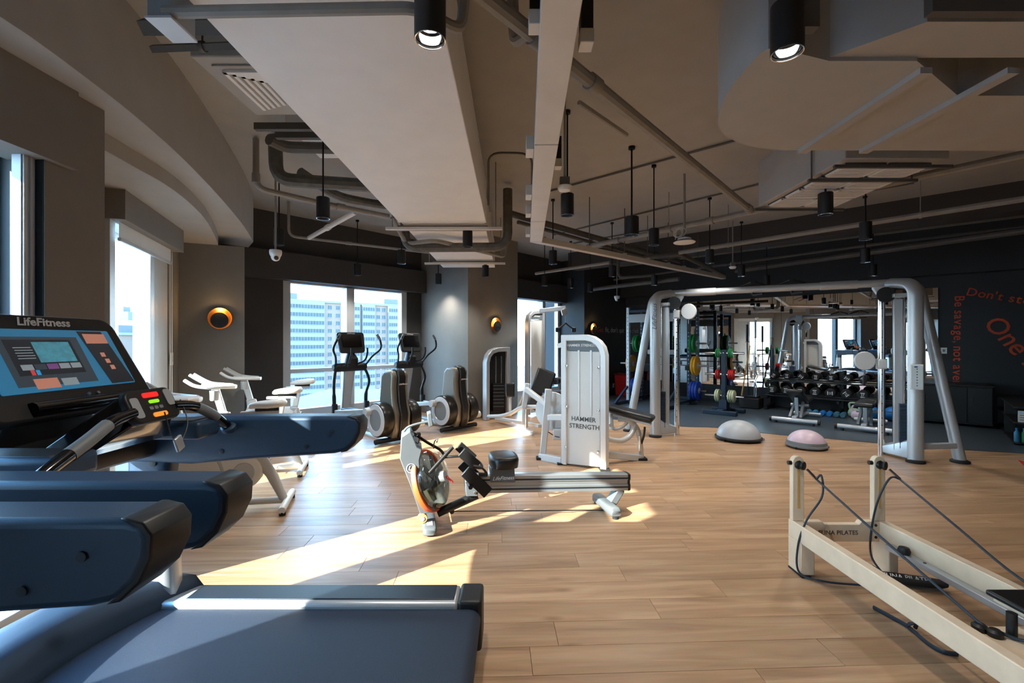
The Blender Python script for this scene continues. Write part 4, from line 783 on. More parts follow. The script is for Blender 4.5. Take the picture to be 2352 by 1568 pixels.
el = elliptical(); ERZ = math.atan2(N2[1], N2[0]); E0 = V((-1.85, 7.12, 0))
place(el, E0, ERZ, 'elliptical trainer in front of the middle of the wide far window'); place(ctree(el), E0 + V((N2[0], N2[1], 0)) * 1.24, ERZ, 'elliptical trainer next to the pillar')
# ================================================================ rowing machine
RA = V((-.70, 3.83, 0)); RD = V((.976, .2185, 0)).normalized(); RN = V((-RD.y, RD.x, 0)); RZ = math.atan2(RD.y, RD.x)
def rp(u, v, y=0.0): return PP(u, v, RA + RN * y, RD)
mat('water', (62, 62, 50), .06, var=.3, vs=8); mat('rower_grey', (96, 101, 105), .45, .2)
rw = thing('rowing_machine', 'grey water rower with a clear round tank, orange ring and silver rail', 'rowing machine', RA, RZ)
fp = [(921, 1003), (943, 990), (958, 1026), (970, 1032), (964, 1056), (965, 1090), (974, 1121), (987, 1150), (1003, 1172), (966, 1184), (941, 1112), (918, 1054)]
hz = MB().prism([rp(u, v, -.13) for u, v in fp], RN * .26).build('tank_frame', 'rower_grey', rw, .008)
c0 = rp(944, 1075, -.134); t_ = MB().lathe([(.034, 0), (.038, .001), (.038, .002), (.034, .002)], c0, 24, -RN, ring=True).build('round_emblem', 'lettering_white', hz); text('emblem_letters', 'LF', 'lettering_white', hz, c0, RD, (0, 0, 1), .05, .001, .3)
ta = (RD * .86 - RN * .42 + V((0, 0, .3))).normalized(); tcn = rp(999, 1099) - ta * .05
MB().lathe([(.2, -.03), (.258, -.028), (.263, .0), (.258, .014), (.24, .016), (.238, -.0)], tcn, 40, ta, ring=True).build('orange_ring', 'orange', rw)
tk = MB().lathe([(.0, -.02), (.235, -.018), (.245, .02), (.24, .06), (.2, .1), (.1, .12), (.0, .123)], tcn, 40, ta).build('water_tank', 'tank', rw)
tx, ty, _ = basis(ta)
for k in range(6):
    a = k * math.pi / 3 + .3; d = tx * math.cos(a) + ty * math.sin(a); MB().bar(tcn + ta * .05 + d * .02, tcn + ta * .05 + d * .2, .05, .008, ta).build('paddle', 'rower_grey', tk)
MB().lathe([(.05, .11), (.045, .15), (.02, .155)], tcn, 20, ta).build('tank_hub', 'silver', rw); MB().lathe([(.0, -.012), (.228, -.012), (.228, -.008), (.0, -.008)], tcn, 36, ta).build('tank_back', 'silver_light', tk); wd = -(V((0, 0, 1)) - ta * ta.z).normalized(); wx = ta.cross(wd)
MB().prism([tcn + ta * .0 + (wd * math.cos(a) + wx * math.sin(a)) * .225 for a in [math.radians(q) for q in range(-82, 83, 10)]], ta * .07).build('water', 'water', tk)
MB().bar(tcn + ta * .155, tcn + ta * .155 + V((.06, -.02, -.05)), .02, .012).build('level_lever', 'red', rw, .003)
ff = MB().loft([sell(RA + RN * y + V((.0, 0, z)), RD, (0, 0, 1), w, h, 16, 4) for y, z, w, h in ((-.25, .04, .04, .02), (-.23, .045, .055, .035), (.23, .045, .055, .035), (.25, .04, .04, .02))]).build('front_foot', 'rower_grey', rw, ang=60)
MB().prism([RA + RN * y + RD * x + V((0, 0, .081)) for x, y in ((-.025, -.2), (.025, -.2), (.025, -.1), (-.025, -.1))], (0, 0, .001)).build('warning_label', 'silver', ff)
for y in (-.2, .2): MB().cyl(RA + RN * y, RA + RN * y + V((0, 0, .02)), .025).build('foot_pad', 'rubber', ff)
wh = rp(970, 1189, -.12); MB().lathe([(.0, -.02), (.038, -.018), (.042, 0), (.038, .018), (.0, .02)], wh, 20, RN).build('transport_wheel', 'urethane', rw); MB().lathe([(.02, 0), (.018, .005)], wh - RN * .02, 14, -RN).build('wheel_hub', 'silver', rw)
MB().tube([rp(1005, 1178), rp(1096, 1136)], .036, 12).build('lower_beam', 'black_metal', rw)
MB().prism([rp(u, v, -.06) for u, v in ((1068, 1098), (1096, 1098), (1098, 1140), (1071, 1140))], RN * .12).build('rail_bracket', 'rower_grey', rw, .006)
for u, v in ((1073, 1108), (1087, 1108), (1091, 1131)): MB().lathe([(.012, 0), (.01, .006), (0, .007)], rp(u, v, -.061), 10, -RN).build('bolt', 'chrome', rw)
def railsec(x):                                                     # grooved aluminium section
    y = [(-.055, -.075), (.055, -.075), (.055, -.02), (.045, -.015), (.045, .015), (.055, .02), (.055, .07), (.03, .075), (-.03, .075), (-.055, .07), (-.055, .02), (-.045, .015), (-.045, -.015), (-.055, -.02)]
    return [x + RN * a + V((0, 0, b)) for a, b in y]
r0, r1 = rp(1086, 1108), rp(1436, 1103)
MB().loft([railsec(r0), railsec(r1)]).build('slide_rail', 'steel', rw, ang=20); [MB().prism([r0 + RN * sy * .056 + V((0, 0, z0)), r1 + RN * sy * .056 + V((0, 0, z0)), r1 + RN * sy * .056 + V((0, 0, z0 + .014)), r0 + RN * sy * .056 + V((0, 0, z0 + .014))], RN * sy * .001).build('rail_slot', 'tread_dark', rw) for sy in (-1, 1) for z0 in (.03, -.05)]; rc = MB().loft([[p + (p - r1) * .04 for p in railsec(r1)], [p + RD * .025 for p in railsec(r1)]]).build('rail_end_cap', 'black', rw)
lg = MB().bar(rp(1424, 1120), rp(1394, 1168), .1, .07, RD).build('rear_leg', 'rower_grey', rw, .01); MB().mm(0, 0, 0, 0, 0, 0) if False else None
rf = V((.863, 4.18, 0))
MB().loft([sell(rf + RN * y + V((0, 0, z)), RD, (0, 0, 1), w, h, 16, 4) for y, z, w, h in ((-.22, .05, .04, .025), (-.2, .055, .05, .04), (.2, .055, .05, .04), (.22, .05, .04, .025))]).build('rear_foot', 'rower_grey', rw, ang=60)
for y in (-.2, .2): MB().cyl(rf + RN * y, rf + RN * y + V((0, 0, .02)), .028).build('foot_pad', 'rubber', rw)
sc_ = rp(1156, 1055); MB().loft([sell(sc_ + V((0, 0, z)), RD, RN, a, b, 24, 3) for z, a, b in ((-.055, .1, .13), (-.045, .12, .155), (.02, .125, .165), (.045, .115, .155), (.05, .09, .12))]).build('seat', 'vinyl', rw, ang=60)
cg = MB().prism([rp(u, v, -.075) for u, v in ((1128, 1075), (1182, 1075), (1184, 1108), (1126, 1108))], RN * .15).build('seat_carriage', 'rower_grey', rw, .008); text('brand_lettering', 'LifeFitness', 'lettering_white', cg, rp(1156, 1098, -.076), RD, (0, 0, 1), .045, .001, .35)
for s in (-1, 1):
    o = s * .12; fr_ = MB().bar(rp(1064, 1072) + RN * o, rp(1116, 1122) + RN * o, .1, .025, RN).build('footrest', 'black_metal', rw, .006)
    MB().bar(rp(1056, 1030) + RN * o, rp(1092, 1062) + RN * o, .085, .02, RN).build('heel_strap_plate', 'black', rw, .005); MB().tube(spline([rp(1080, 1056) + RN * (o - .06), rp(1100, 1062) + RN * (o - .05), rp(1112, 1080) + RN * o, rp(1098, 1085) + RN * (o + .06)], 4), .01, 6, 2.0).build('foot_strap', 'black', rw)
MB().mm(0, 0, 0, 0, 0, 0) if False else None
MB().cyl(rp(1075, 1105) - RN * .17, rp(1075, 1105) + RN * .17, .018).build('footrest_axle', 'black_metal', rw)
hn = MB().tube([rp(986, 1086, -.16), rp(1040, 1026, -.1)], .016, 10).build('pull_handle', 'black', rw); MB().tube(spline([rp(1012, 1056, -.13), rp(1020, 1050, 0), rp(1040, 1048, 0), rp(1068, 1046, .0)], 4), .012, 8).build('handle_strap', 'black', rw)
MB().tube(spline([rp(925, 995), rp(935, 982), rp(955, 974), rp(982, 968)], 5), .01, 8).build('display_arm', 'rower_grey', rw); MB().prism([rp(u, v, -.05) for u, v in ((981, 950), (991, 947), (995, 978), (985, 981))], RN * .13).build('display', 'rower_grey', rw, .006)
MB().tube(spline([rp(945, 990, -.08), rp(962, 1000, -.09), rp(960, 1018, -.09), rp(948, 1006, -.09), rp(958, 994, -.08)], 5), .004, 6).build('sensor_cable', 'black', rw); MB().tube(spline([rp(958, 1000, .05), rp(980, 1015, .05), rp(1010, 1032, .05), rp(1020, 1044, .03)], 5), .012, 8).build('tank_stay', 'black_metal', rw)
MB().tube(spline([rp(996, 1030, 0), rp(998, 1014, 0), rp(1006, 1006, 0), rp(1003, 1016, 0)], 4), .005, 6).build('handle_hook', 'rower_grey', rw)
MB().tube([rp(1040, 1174), rp(1388, 1171)], .005, 6).build('bungee_cord', 'black', rw); MB().lathe([(.02, -.01), (.02, .01)], rp(1038, 1174), 12, RN).build('bungee_pulley', 'black', rw)
# ================================================================ weight stack towers
def arch(P, outer, w, m, root, th, nrm, name='tower_frame'):
    """outer: pixel outline up the left side, over the top and down the right; w: tube width in metres"""
    o = [P(*q) for q in outer]; ex = (P(outer[0][0] + 10, outer[0][1]) - P(*outer[0])); ex.z = 0; ex.normalize(); n = len(o); inn = []
    def nv(a, b): d = (b - a).normalized(); return ex * d.z - V((0, 0, d.dot(ex)))
    for i, p in enumerate(o):
        n1 = nv(o[i - 1], p) if i else nv(p, o[1]); n2 = nv(p, o[i + 1]) if i < n - 1 else n1
        inn.append(p + (n1 + n2) * (w / max(.35, 1 + n1.dot(n2))))
    mb = MB()
    vs = o + inn + [p + nrm * th for p in o] + [p + nrm * th for p in inn]; fs = []
    for i in range(n - 1):
        fs += [(i, n + i, n + i + 1, i + 1), (2 * n + i, 2 * n + i + 1, 3 * n + i + 1, 3 * n + i), (i, i + 1, 2 * n + i + 1, 2 * n + i), (n + i, 3 * n + i, 3 * n + i + 1, n + i + 1)]
    fs += [(0, 2 * n, 3 * n, n), (n - 1, 2 * n - 1, 4 * n - 1, 3 * n - 1)]
    return mb.add(vs, fs).build(name, m, root, .008, seg=2)
mat('frosted', (206, 210, 210), .35, var=.03); mat('header_grey', (96, 108, 116), .4)
TL, TR = V((.622, 5.70, 0)), V((1.088, 5.44, 0)); TD = (TR - TL).normalized(); TN = V((-TD.y, TD.x, 0))
def hp(u, v, y=0.0): return PP(u, v, TL + TN * y, TD)
hm = thing('leg_curl_machine', 'silver leg curl machine with a frosted weight stack tower and black pad', 'gym machine', (TL + TR) / 2)
ol = [(1288, 1066), (1288, 769)] + [(1345, 768), (1362, 772), (1377, 782), (1387, 796), (1392, 815)] + [(1392, 1081)]
arch(hp, ol, .075, 'silver_light', hm, .12, TN)
pn = MB().prism([hp(u, v, .03) for u, v in ((1302, 806), (1378, 808), (1378, 1072), (1302, 1064))], TN * .012).build('frosted_panel', 'frosted', hm)
for u in (1329, 1357): MB().prism([hp(u - 2.5, 804, .022), hp(u + 2.5, 804, .022), hp(u + 2.5, 955, .022), hp(u - 2.5, 955, .022)], TN * .01).build('panel_rib', 'silver_light', pn, .004)
hd = MB().prism([hp(u, v, .028) for u, v in ((1300, 779), (1352, 779), (1368, 785), (1378, 799), (1378, 808), (1300, 804))], TN * .014).build('header_plate', 'header_grey', hm); text('brand_lettering', 'HAMMER STRENGTH', 'lettering_white', hd, hp(1337, 793, .027), TD, (0, 0, 1), .045, .001, space=.92, bold=.0006)
for k, s_ in enumerate(('HAMMER', 'STRENGTH')): text('panel_lettering', s_, 'lettering_dark', pn, hp(1340 + k * 2, 963 + k * 17, .029), TD, (0, 0, 1), .078, .001, bold=.001)
for u, v in ((1302, 840), (1302, 933), (1300, 1026), (1376, 844), (1375, 943), (1374, 1037)): MB().lathe([(.016, 0), (.014, .02), (.0, .022)], hp(u, v, .0), 12, -TN).build('panel_knob', 'chrome', hm)
MB().prism([hp(u, v, .05) for u, v in ((1305, 960), (1375, 968), (1375, 1060), (1305, 1052))], TN * .1).build('weight_stack', 'black_metal', hm)
for u, v in ((1290, 1067), (1388, 1083)): p = hp(u, v, .06); MB().mm(p.x - .06, p.x + .06, p.y - .07, p.y + .07, 0, .025).build('foot_plate', 'rubber', hm, .006)
MB().prism([hp(u, v, .0) for u, v in ((1278, 790), (1290, 786), (1290, 797), (1282, 799))], TN * .08).build('pulley_cover', 'silver_light', hm)
def B(a, b, w, h, m='silver_light', nm='frame_bar', bev=.01, up=(0, 0, 1), par=hm): return MB().bar(PD(*a), PD(*b), w, h, up).build(nm, m, par, bev)
B((1240, 1048, 6.0), (1292, 1058, 5.74), .07, .09); B((1246, 1046, 6.0), (1252, 985, 6.02), .08, .08, up=(0, 1, 0)); B((1252, 990, 6.02), (1260, 893, 6.02), .09, .08, up=(0, 1, 0)); B((1256, 958, 6.02), (1300, 958, 5.9), .07, .08)
p = PD(1242, 1053, 6.0); MB().mm(p.x - .06, p.x + .06, p.y - .06, p.y + .06, 0, .03).build('foot_plate', 'rubber', hm, .006)
cd_ = PD(1270, 944, 6.12); MB().lathe([(.0, -.012), (.255, -.012), (.26, 0), (.255, .012), (.0, .012)], cd_, 36, TN).build('cam_disc', 'silver_light', hm)
B((1208, 893, 6.3), (1254, 928, 6.05), .06, .07); B((1212, 880, 6.35), (1203, 938, 6.3), .07, .06, nm='lever_bracket', up=(0, 1, 0)); B((1282, 985, 6.0), (1282, 1010, 6.0), .14, .02, nm='counterweight', up=(0, 1, 0))
MB().bar(PD(1237, 908, 6.5), PD(1257, 850, 6.62), .28, .085, (0, 1, 0)).build('backrest', 'vinyl', hm, .03, seg=3)
MB().bar(PD(1262, 905, 6.4), PD(1290, 905, 6.2), .3, .08).build('seat_pad', 'vinyl', hm, .03, seg=3)
MB().bar(PD(1398, 934, 6.12), PD(1502, 962, 5.86), .26, .075).build('thigh_pad', 'vinyl', hm, .03, seg=3); B((1400, 948, 6.12), (1496, 974, 5.88), .1, .035, nm='pad_bracket')
def T(pts, r, m='silver_light', nm='frame_tube', par=hm, n=12): return MB().tube(spline([PD(*q) for q in pts], 5), r, n).build(nm, m, par)
T([(1420, 962, 6.05), (1445, 965, 6.0), (1463, 985, 5.98), (1470, 1010, 5.98)], .036); B((1470, 1005, 5.98), (1473, 1052, 5.98), .06, .06, up=(0, 1, 0)); B((1392, 1043, 5.75), (1474, 1052, 5.98), .07, .08)
T([(1460, 975, 5.98), (1447, 1000, 5.9), (1425, 1012, 5.8), (1396, 1008, 5.7)], .034); T([(1400, 972, 6.0), (1412, 985, 6.0), (1432, 978, 6.0), (1445, 964, 6.0)], .022); T([(1402, 950, 6.05), (1405, 985, 6.0)], .03)
T([(1481, 980, 5.9), (1479, 1000, 5.9), (1473, 1018, 5.95)], .014, 'black', 'grip_handle'); MB().cyl(PD(1469, 1000, 5.94), PD(1469, 1035, 5.94), .022).build('gas_strut', 'chrome', hm)
p = PD(1474, 1056, 5.97); MB().mm(p.x - .06, p.x + .06, p.y - .06, p.y + .06, 0, .03).build('foot_plate', 'rubber', hm, .006); T([(1250, 985, 6.0), (1272, 1000, 6.0), (1285, 1004, 5.95)], .006, 'black', 'cable')
# hip adductor against the pillar
ND = V((N2[0], N2[1], 0)); MD = V((M2[0], M2[1], 0)); AO = PF(1120, 966); 
def ap(u, v, y=0.0): return PP(u, v, AO + MD * y, N2)
am = thing('hip_adductor_machine', 'silver hip adductor machine with a dark weight stack against the pillar', 'gym machine', AO)
arch(ap, [(1118, 966), (1118, 832), (1122, 815), (1131, 803), (1145, 798), (1172, 797), (1172, 955)], .085, 'silver', am, .12, MD)
MB().prism([ap(u, v, .06) for u, v in ((1126, 960), (1126, 820), (1136, 806), (1166, 805), (1166, 954))], MD * .05).build('back_panel', 'black', am)
for u in (1139, 1151): MB().cyl(ap(u, 818, .03), ap(u, 940, .03), .011, n=8).build('guide_rod', 'chrome', am)
stk = MB().prism([ap(u, v, .0) for u, v in ((1133, 945), (1133, 880), (1158, 880), (1158, 942))], MD * .06).build('weight_stack', 'black_metal', am)
for k in range(7): MB().prism([ap(1133, 885 + k * 8, -.002), ap(1158, 884.6 + k * 8, -.002), ap(1158, 885.4 + k * 8, -.002), ap(1133, 885.8 + k * 8, -.002)], MD * .004).build('stack_line', 'grey_plastic', stk)
def BA(a, b, w, h, m='silver_light', nm='frame_bar', bev=.01, up=(0, 0, 1)): return B(a, b, w, h, m, nm, bev, up, am)
BA((1172, 955, 8.1), (1172, 912, 8.1), .05, .05, nm='pad_post', up=(0, 1, 0)); MB().bar(PD(1171, 912, 8.05), PD(1171, 879, 8.05), .17, .07, (0, 1, 0)).build('thigh_pad', 'vinyl', am, .03, seg=3)
T([(1122, 956, 8.7), (1150, 955, 8.3), (1175, 948, 8.0), (1198, 936, 7.8), (1236, 934, 7.6)], .036, nm='swing_arm', par=am); BA((1140, 960, 8.75), (1240, 978, 7.6), .08, .06); BA((1206, 895, 7.7), (1203, 975, 7.6), .07, .06, up=(0, 1, 0)); p = PD(1212, 984, 7.6)
MB().mm(p.x - .09, p.x + .09, p.y - .07, p.y + .07, 0, .06).build('foot_plate', 'silver', am, .008); MB().cyl(PD(1209, 940, 7.6), PD(1209, 982, 7.6), .03).build('pivot_post', 'chrome', am); T([(1205, 900, 7.7), (1185, 945, 8.0)], .02, 'silver', par=am)
T([(1212, 905, 7.9), (1232, 915, 7.6)], .025, 'silver', par=am); MB().bar(PD(1226, 940, 8.0), PD(1240, 905, 8.2), .3, .08, (0, 1, 0)).build('seat_back', 'vinyl', am, .03)
# lat pulldown in front of the recessed window
LO = V((.36, 9.45, 0))
def lp_(u, v, y=0.0): return PP(u, v, LO + MD * y, N2)
lm = thing('lat_pulldown_machine', 'silver lat pulldown machine with a high boom before the recessed window', 'gym machine', LO)
arch(lp_, [(1214, 953), (1214, 738), (1217, 723), (1226, 714), (1252, 712), (1252, 950)], .07, 'silver', lm, .11, MD)
MB().prism([lp_(u, v, .03) for u, v in ((1220, 735), (1247, 734), (1247, 945), (1220, 948))], MD * .012).build('frosted_panel', 'frosted', lm); h_ = MB().prism([lp_(u, v, .02) for u, v in ((1219, 722), (1248, 718), (1248, 733), (1219, 734))], MD * .014).build('header_plate', 'header_grey', lm); text('brand_lettering', 'LifeFitness', 'lettering_white', h_, lp_(1233, 726, .018), ND, (0, 0, 1), .05, .001, .3)
MB().bar(PD(1240, 714, 9.5), PD(1301, 707, 9.3), .08, .09).build('boom', 'silver', lm, .01); MB().prism([PD(u, v, 9.26) for u, v in ((1289, 712), (1302, 706), (1303, 722), (1292, 724))], (0, .08, 0)).build('boom_end', 'silver', lm, .005)
MB().cyl(PD(1299, 720, 9.3), PD(1299, 742, 9.3), .006, n=6).build('cable', 'steel', lm)
gb = MB().tube([PD(1279, 757, 9.3), PD(1287, 752, 9.3), PD(1299, 742, 9.3), PD(1312, 752, 9.3), PD(1321, 757, 9.3)], .02, 8).build('pull_handle', 'black', lm)
for u in (1281, 1318): MB().box(PD(u, 757, 9.3), (.09, .06, .1)).build('hand_grip', 'black', gb, .02)
for q, nm in (((1262, 876), 'roller_pad'), ((1284, 874), 'roller_pad')): MB().cyl(PD(q[0], q[1], 9.0) - ND * .12, PD(q[0], q[1], 9.0) + ND * .12, .07, n=18).build(nm, 'vinyl', lm)
MB().bar(PD(1262, 884, 9.0), PD(1268, 950, 9.0), .07, .07, (0, 1, 0)).build('roller_post', 'silver', lm, .01); MB().bar(PD(1274, 908, 8.8), PD(1300, 905, 8.9), .3, .08).build('seat', 'vinyl', lm, .03); MB().bar(PD(1235, 950, 9.4), PD(1300, 962, 8.7), .08, .07).build('base_bar', 'silver', lm, .01); MB().bar(PD(1287, 910, 8.85), PD(1287, 958, 8.85), .07, .07, (0, 1, 0)).build('seat_post', 'silver', lm, .01)
# ================================================================ cable crossover
CL, CR = V((2.33, 7.4, 0)), V((5.17, 5.83, 0)); CA = (CR - CL).normalized(); CB = V((-CA.y, CA.x, 0)); CZ = 2.35
cx = thing('cable_crossover', 'tall silver cable crossover machine with two towers and a pull up bar', 'gym machine', (CL + CR) / 2)
def zz(p, z): return V((p.x, p.y, z))
for C, s in ((CL, -1), (CR, 1)):
    out = CA * s; tp = C - out * .2 + CB * .3
    col = MB().tube(fillet([zz(C, .02), zz(C, 2.3), zz(tp, CZ)], .2, 7), .056, 18, 1.5, CB).build('column', 'silver', cx, ang=50)
    if s < 0: text('brand_lettering', 'LifeFitness', 'lettering_dark', col, C + V((0, 0, 1.95)) - CB * .057 + CA * .0, V((0, 0, 1)), -CA, .1, .001, .3)
    else:
        pq = C - CB * .058 + V((0, 0, 1.1)); pk = MB(); panel(pk, pq, CA, (0, 0, 1), .13, .32, .01, -.012); pk = pk.build('instruction_placard', 'white', col); pl2 = MB(); panel(pl2, pq - CB * .013, CA, (0, 0, 1), .11, .29, .004, -.001); pl2 = pl2.build('placard_print', 'screen_grey', pk)
        for k in range(7): MB().box(pq - CB * .0145 + V((0, 0, .1 - k * .035)), (.012, .003, .012)).build('exercise_picture', 'black', pl2)
        MB().box(pq - CB * .0145 + V((0, 0, .128)), (.07, .003, .014)).build('placard_title', 'blue', pl2)
    leg = C + out * .5 + CB * .276
    MB().tube(fillet([zz(leg, .02), zz(C + out * .1 + CB * .3, 2.3), zz(tp, CZ)], .22, 7), .064, 14).build('slanted_leg', 'silver', cx, ang=50)
    for q in (C, leg): MB().lathe([(.1, 0), (.1, .025), (.07, .04)], q, 24).build('foot', 'rubber', cx)
    MB().bar(zz(C + CB * .02, .2), zz(leg, .22), .07, .07).build('base_bar', 'silver', cx, .01)
    rod = C - out * .28 + CB * .36
    ro = MB().cyl(zz(rod, .0), zz(rod, 2.25), .042, n=20).build('guide_column', 'chrome', cx)
    for k in range(18): MB().lathe([(.008, 0), (.0, .001)], zz(rod, .3 + k * .1) - CB * .0418, 8, -CB).build('adjustment_hole', 'black', ro)
    MB().prism([zz(rod, 0) - CB * .05 + CA * x + V((0, 0, z)) for x, z in ((-.03, 2.1), (.03, 2.1), (.04, 2.18), (.1, 2.28), (.1, 2.4), (-.1, 2.4), (-.1, 2.28), (-.04, 2.18))], CB * .1).build('top_bracket', 'silver_light', cx, .008)
    for q in (-1, 1): MB().lathe([(.0, -.02), (.1, -.018), (.105, 0), (.1, .018), (.0, .02)], zz(C - out * (.12 + q * .14) + CB * .2, 2.18), 24, CB).build('top_pulley', 'black', cx)
    st = C - out * .13 + CB * .22
    MB().bar(zz(st, .1), zz(st, 2.12), .1, .07, CB).build('stack_post', 'silver', cx, .01)
    for q in (-.05, .05): MB().cyl(zz(st + out * (.11 + q) - CB * .03, .12), zz(st + out * (.11 + q) - CB * .03, 2.15), .012, n=8).build('guide_rod', 'chrome', cx)
    for k in range(14): MB().box(zz(st + out * .11 - CB * .03, .16 + k * .042), (.22, .13, .039), rotz(math.atan2(CA.y, CA.x))).build('weight_plate', 'rack_blue', cx, .003)
    MB().box(zz(st + out * .11 - CB * .03, .84), (.1, .08, .14), rotz(math.atan2(CA.y, CA.x))).build('stack_pulley', 'black', cx, .01); MB().box(zz(st + out * .08 - CB * .03, 2.16), (.3, .2, .05), rotz(math.atan2(CA.y, CA.x))).build('stack_top_plate', 'silver', cx, .008)
    MB().prism([zz(C - CB * .03, 0) + V((0, 0, .03)), zz(C - CB * .03, .3), zz(rod - CB * .04, .12), zz(rod - CB * .04, .03)], CB * .12).build('base_shroud', 'silver', cx, .01)
    cz_ = 2.0 if s < 0 else 1.24
    ca = MB().cyl(zz(rod, cz_ - .07), zz(rod, cz_ + .07), .062, n=18).build('carriage', 'silver_light', cx); MB().box(zz(rod - CB * .05, cz_), (.1, .07, .12), rotz(math.atan2(CA.y, CA.x))).build('carriage_block', 'silver_light', ca, .01)
    wing = CA * .5 if s < 0 else -CA * .42
    pc_ = zz(rod + wing.normalized() * .19 - CB * .03, cz_ + .04); MB().loft([[pc_ + CA * .12 * math.cos(k * math.pi / 12) + V((0, 0, .13 * math.sin(k * math.pi / 12))) + CB * y for k in range(24)] for y in (-.035, .035)]).build('pulley_cover', 'silver_light', ca, .01)
    MB().cyl(pc_ - V((0, 0, .13)), pc_ - V((0, 0, .2)), .012, n=8).build('snap_hook', 'chrome', ca); MB().tube([pc_ - V((0, 0, .2)), pc_ - V((0, 0, .34)) - CA * .01], .02, 8).build('grip_handle', 'black', ca)
    MB().cyl(zz(rod + out * .12, .1), zz(rod + out * .12, 2.1), .004, n=6).build('cable', 'black', cx)
b0_, b1_ = CL + CA * .2 + CB * .32, CR - CA * .2 + CB * .32
MB().cyl(zz(b0_, CZ), zz(b1_, CZ), .052, n=16).build('crossbar', 'silver', cx)
for f in (.16, .8): p = b0_.lerp(b1_, f); MB().cyl(zz(p - CA * .22, CZ), zz(p + CA * .22, CZ), .06, n=16).build('bar_sleeve', 'silver', cx)
for f in (.42, .6):
    p = zz(b0_.lerp(b1_, f), CZ)
    for q in (-1, 1): MB().tube(fillet([p + CA * q * .27, p + CA * q * .2 + CB * .05 + V((0, 0, .05)), p + CA * q * .02 - CB * .02 + V((0, 0, .11))], .08), .017, 10).build('pull_up_grip', 'black', cx)
    MB().tube(fillet([p - V((0, 0, .03)), p - V((0, 0, .09)), p - V((0, 0, .08)) + CA * .14 - CB * .1], .04), .017, 10).build('pull_up_grip', 'black', cx)
# ================================================================ balance trainers
def bosu(u, v, r, h, m, lb, rim='black'):
    p = PF(u, v); t = thing('balance_trainer', lb, 'balance ball', p)
    MB().lathe([(r * .55, .0), (r * .9, .012), (r, .03), (r, .05), (r * .93, .06)], p, 40).build('platform', rim, t)
    MB().lathe([(r * .92, .05)] + [(r * .92 * math.cos(a * math.pi / 20), .055 + h * math.sin(a * math.pi / 20)) for a in range(0, 10)] + [(.001, .055 + h)], p, 40).build('dome', m, t)
    if rim == 'bosu_base': MB().lathe([(r * .93, .05), (r * .955, .06), (r * .94, .1), (r * .9, .1)], p, 40).build('dome_band', 'bosu_base', t)
    for a in (.3, 2.6): q = V((math.cos(a), -math.sin(a), 0)) * r; MB().tube([p + q * .99 + V((0, 0, .03)), p + q * 1.06 + V((0, 0, .035)), p + q * 1.06 + V((0, 0, .01)), p + q + V((0, 0, .012))], .006, 6).build('carry_handle', 'black', t)
bosu(1696, 1009, .345, .25, 'bosu_grey', 'grey balance dome on a black base where wood meets rubber floor'); bosu(1852, 1027, .27, .2, 'bosu_pink', 'small pink balance dome on a grey base', 'bosu_base')
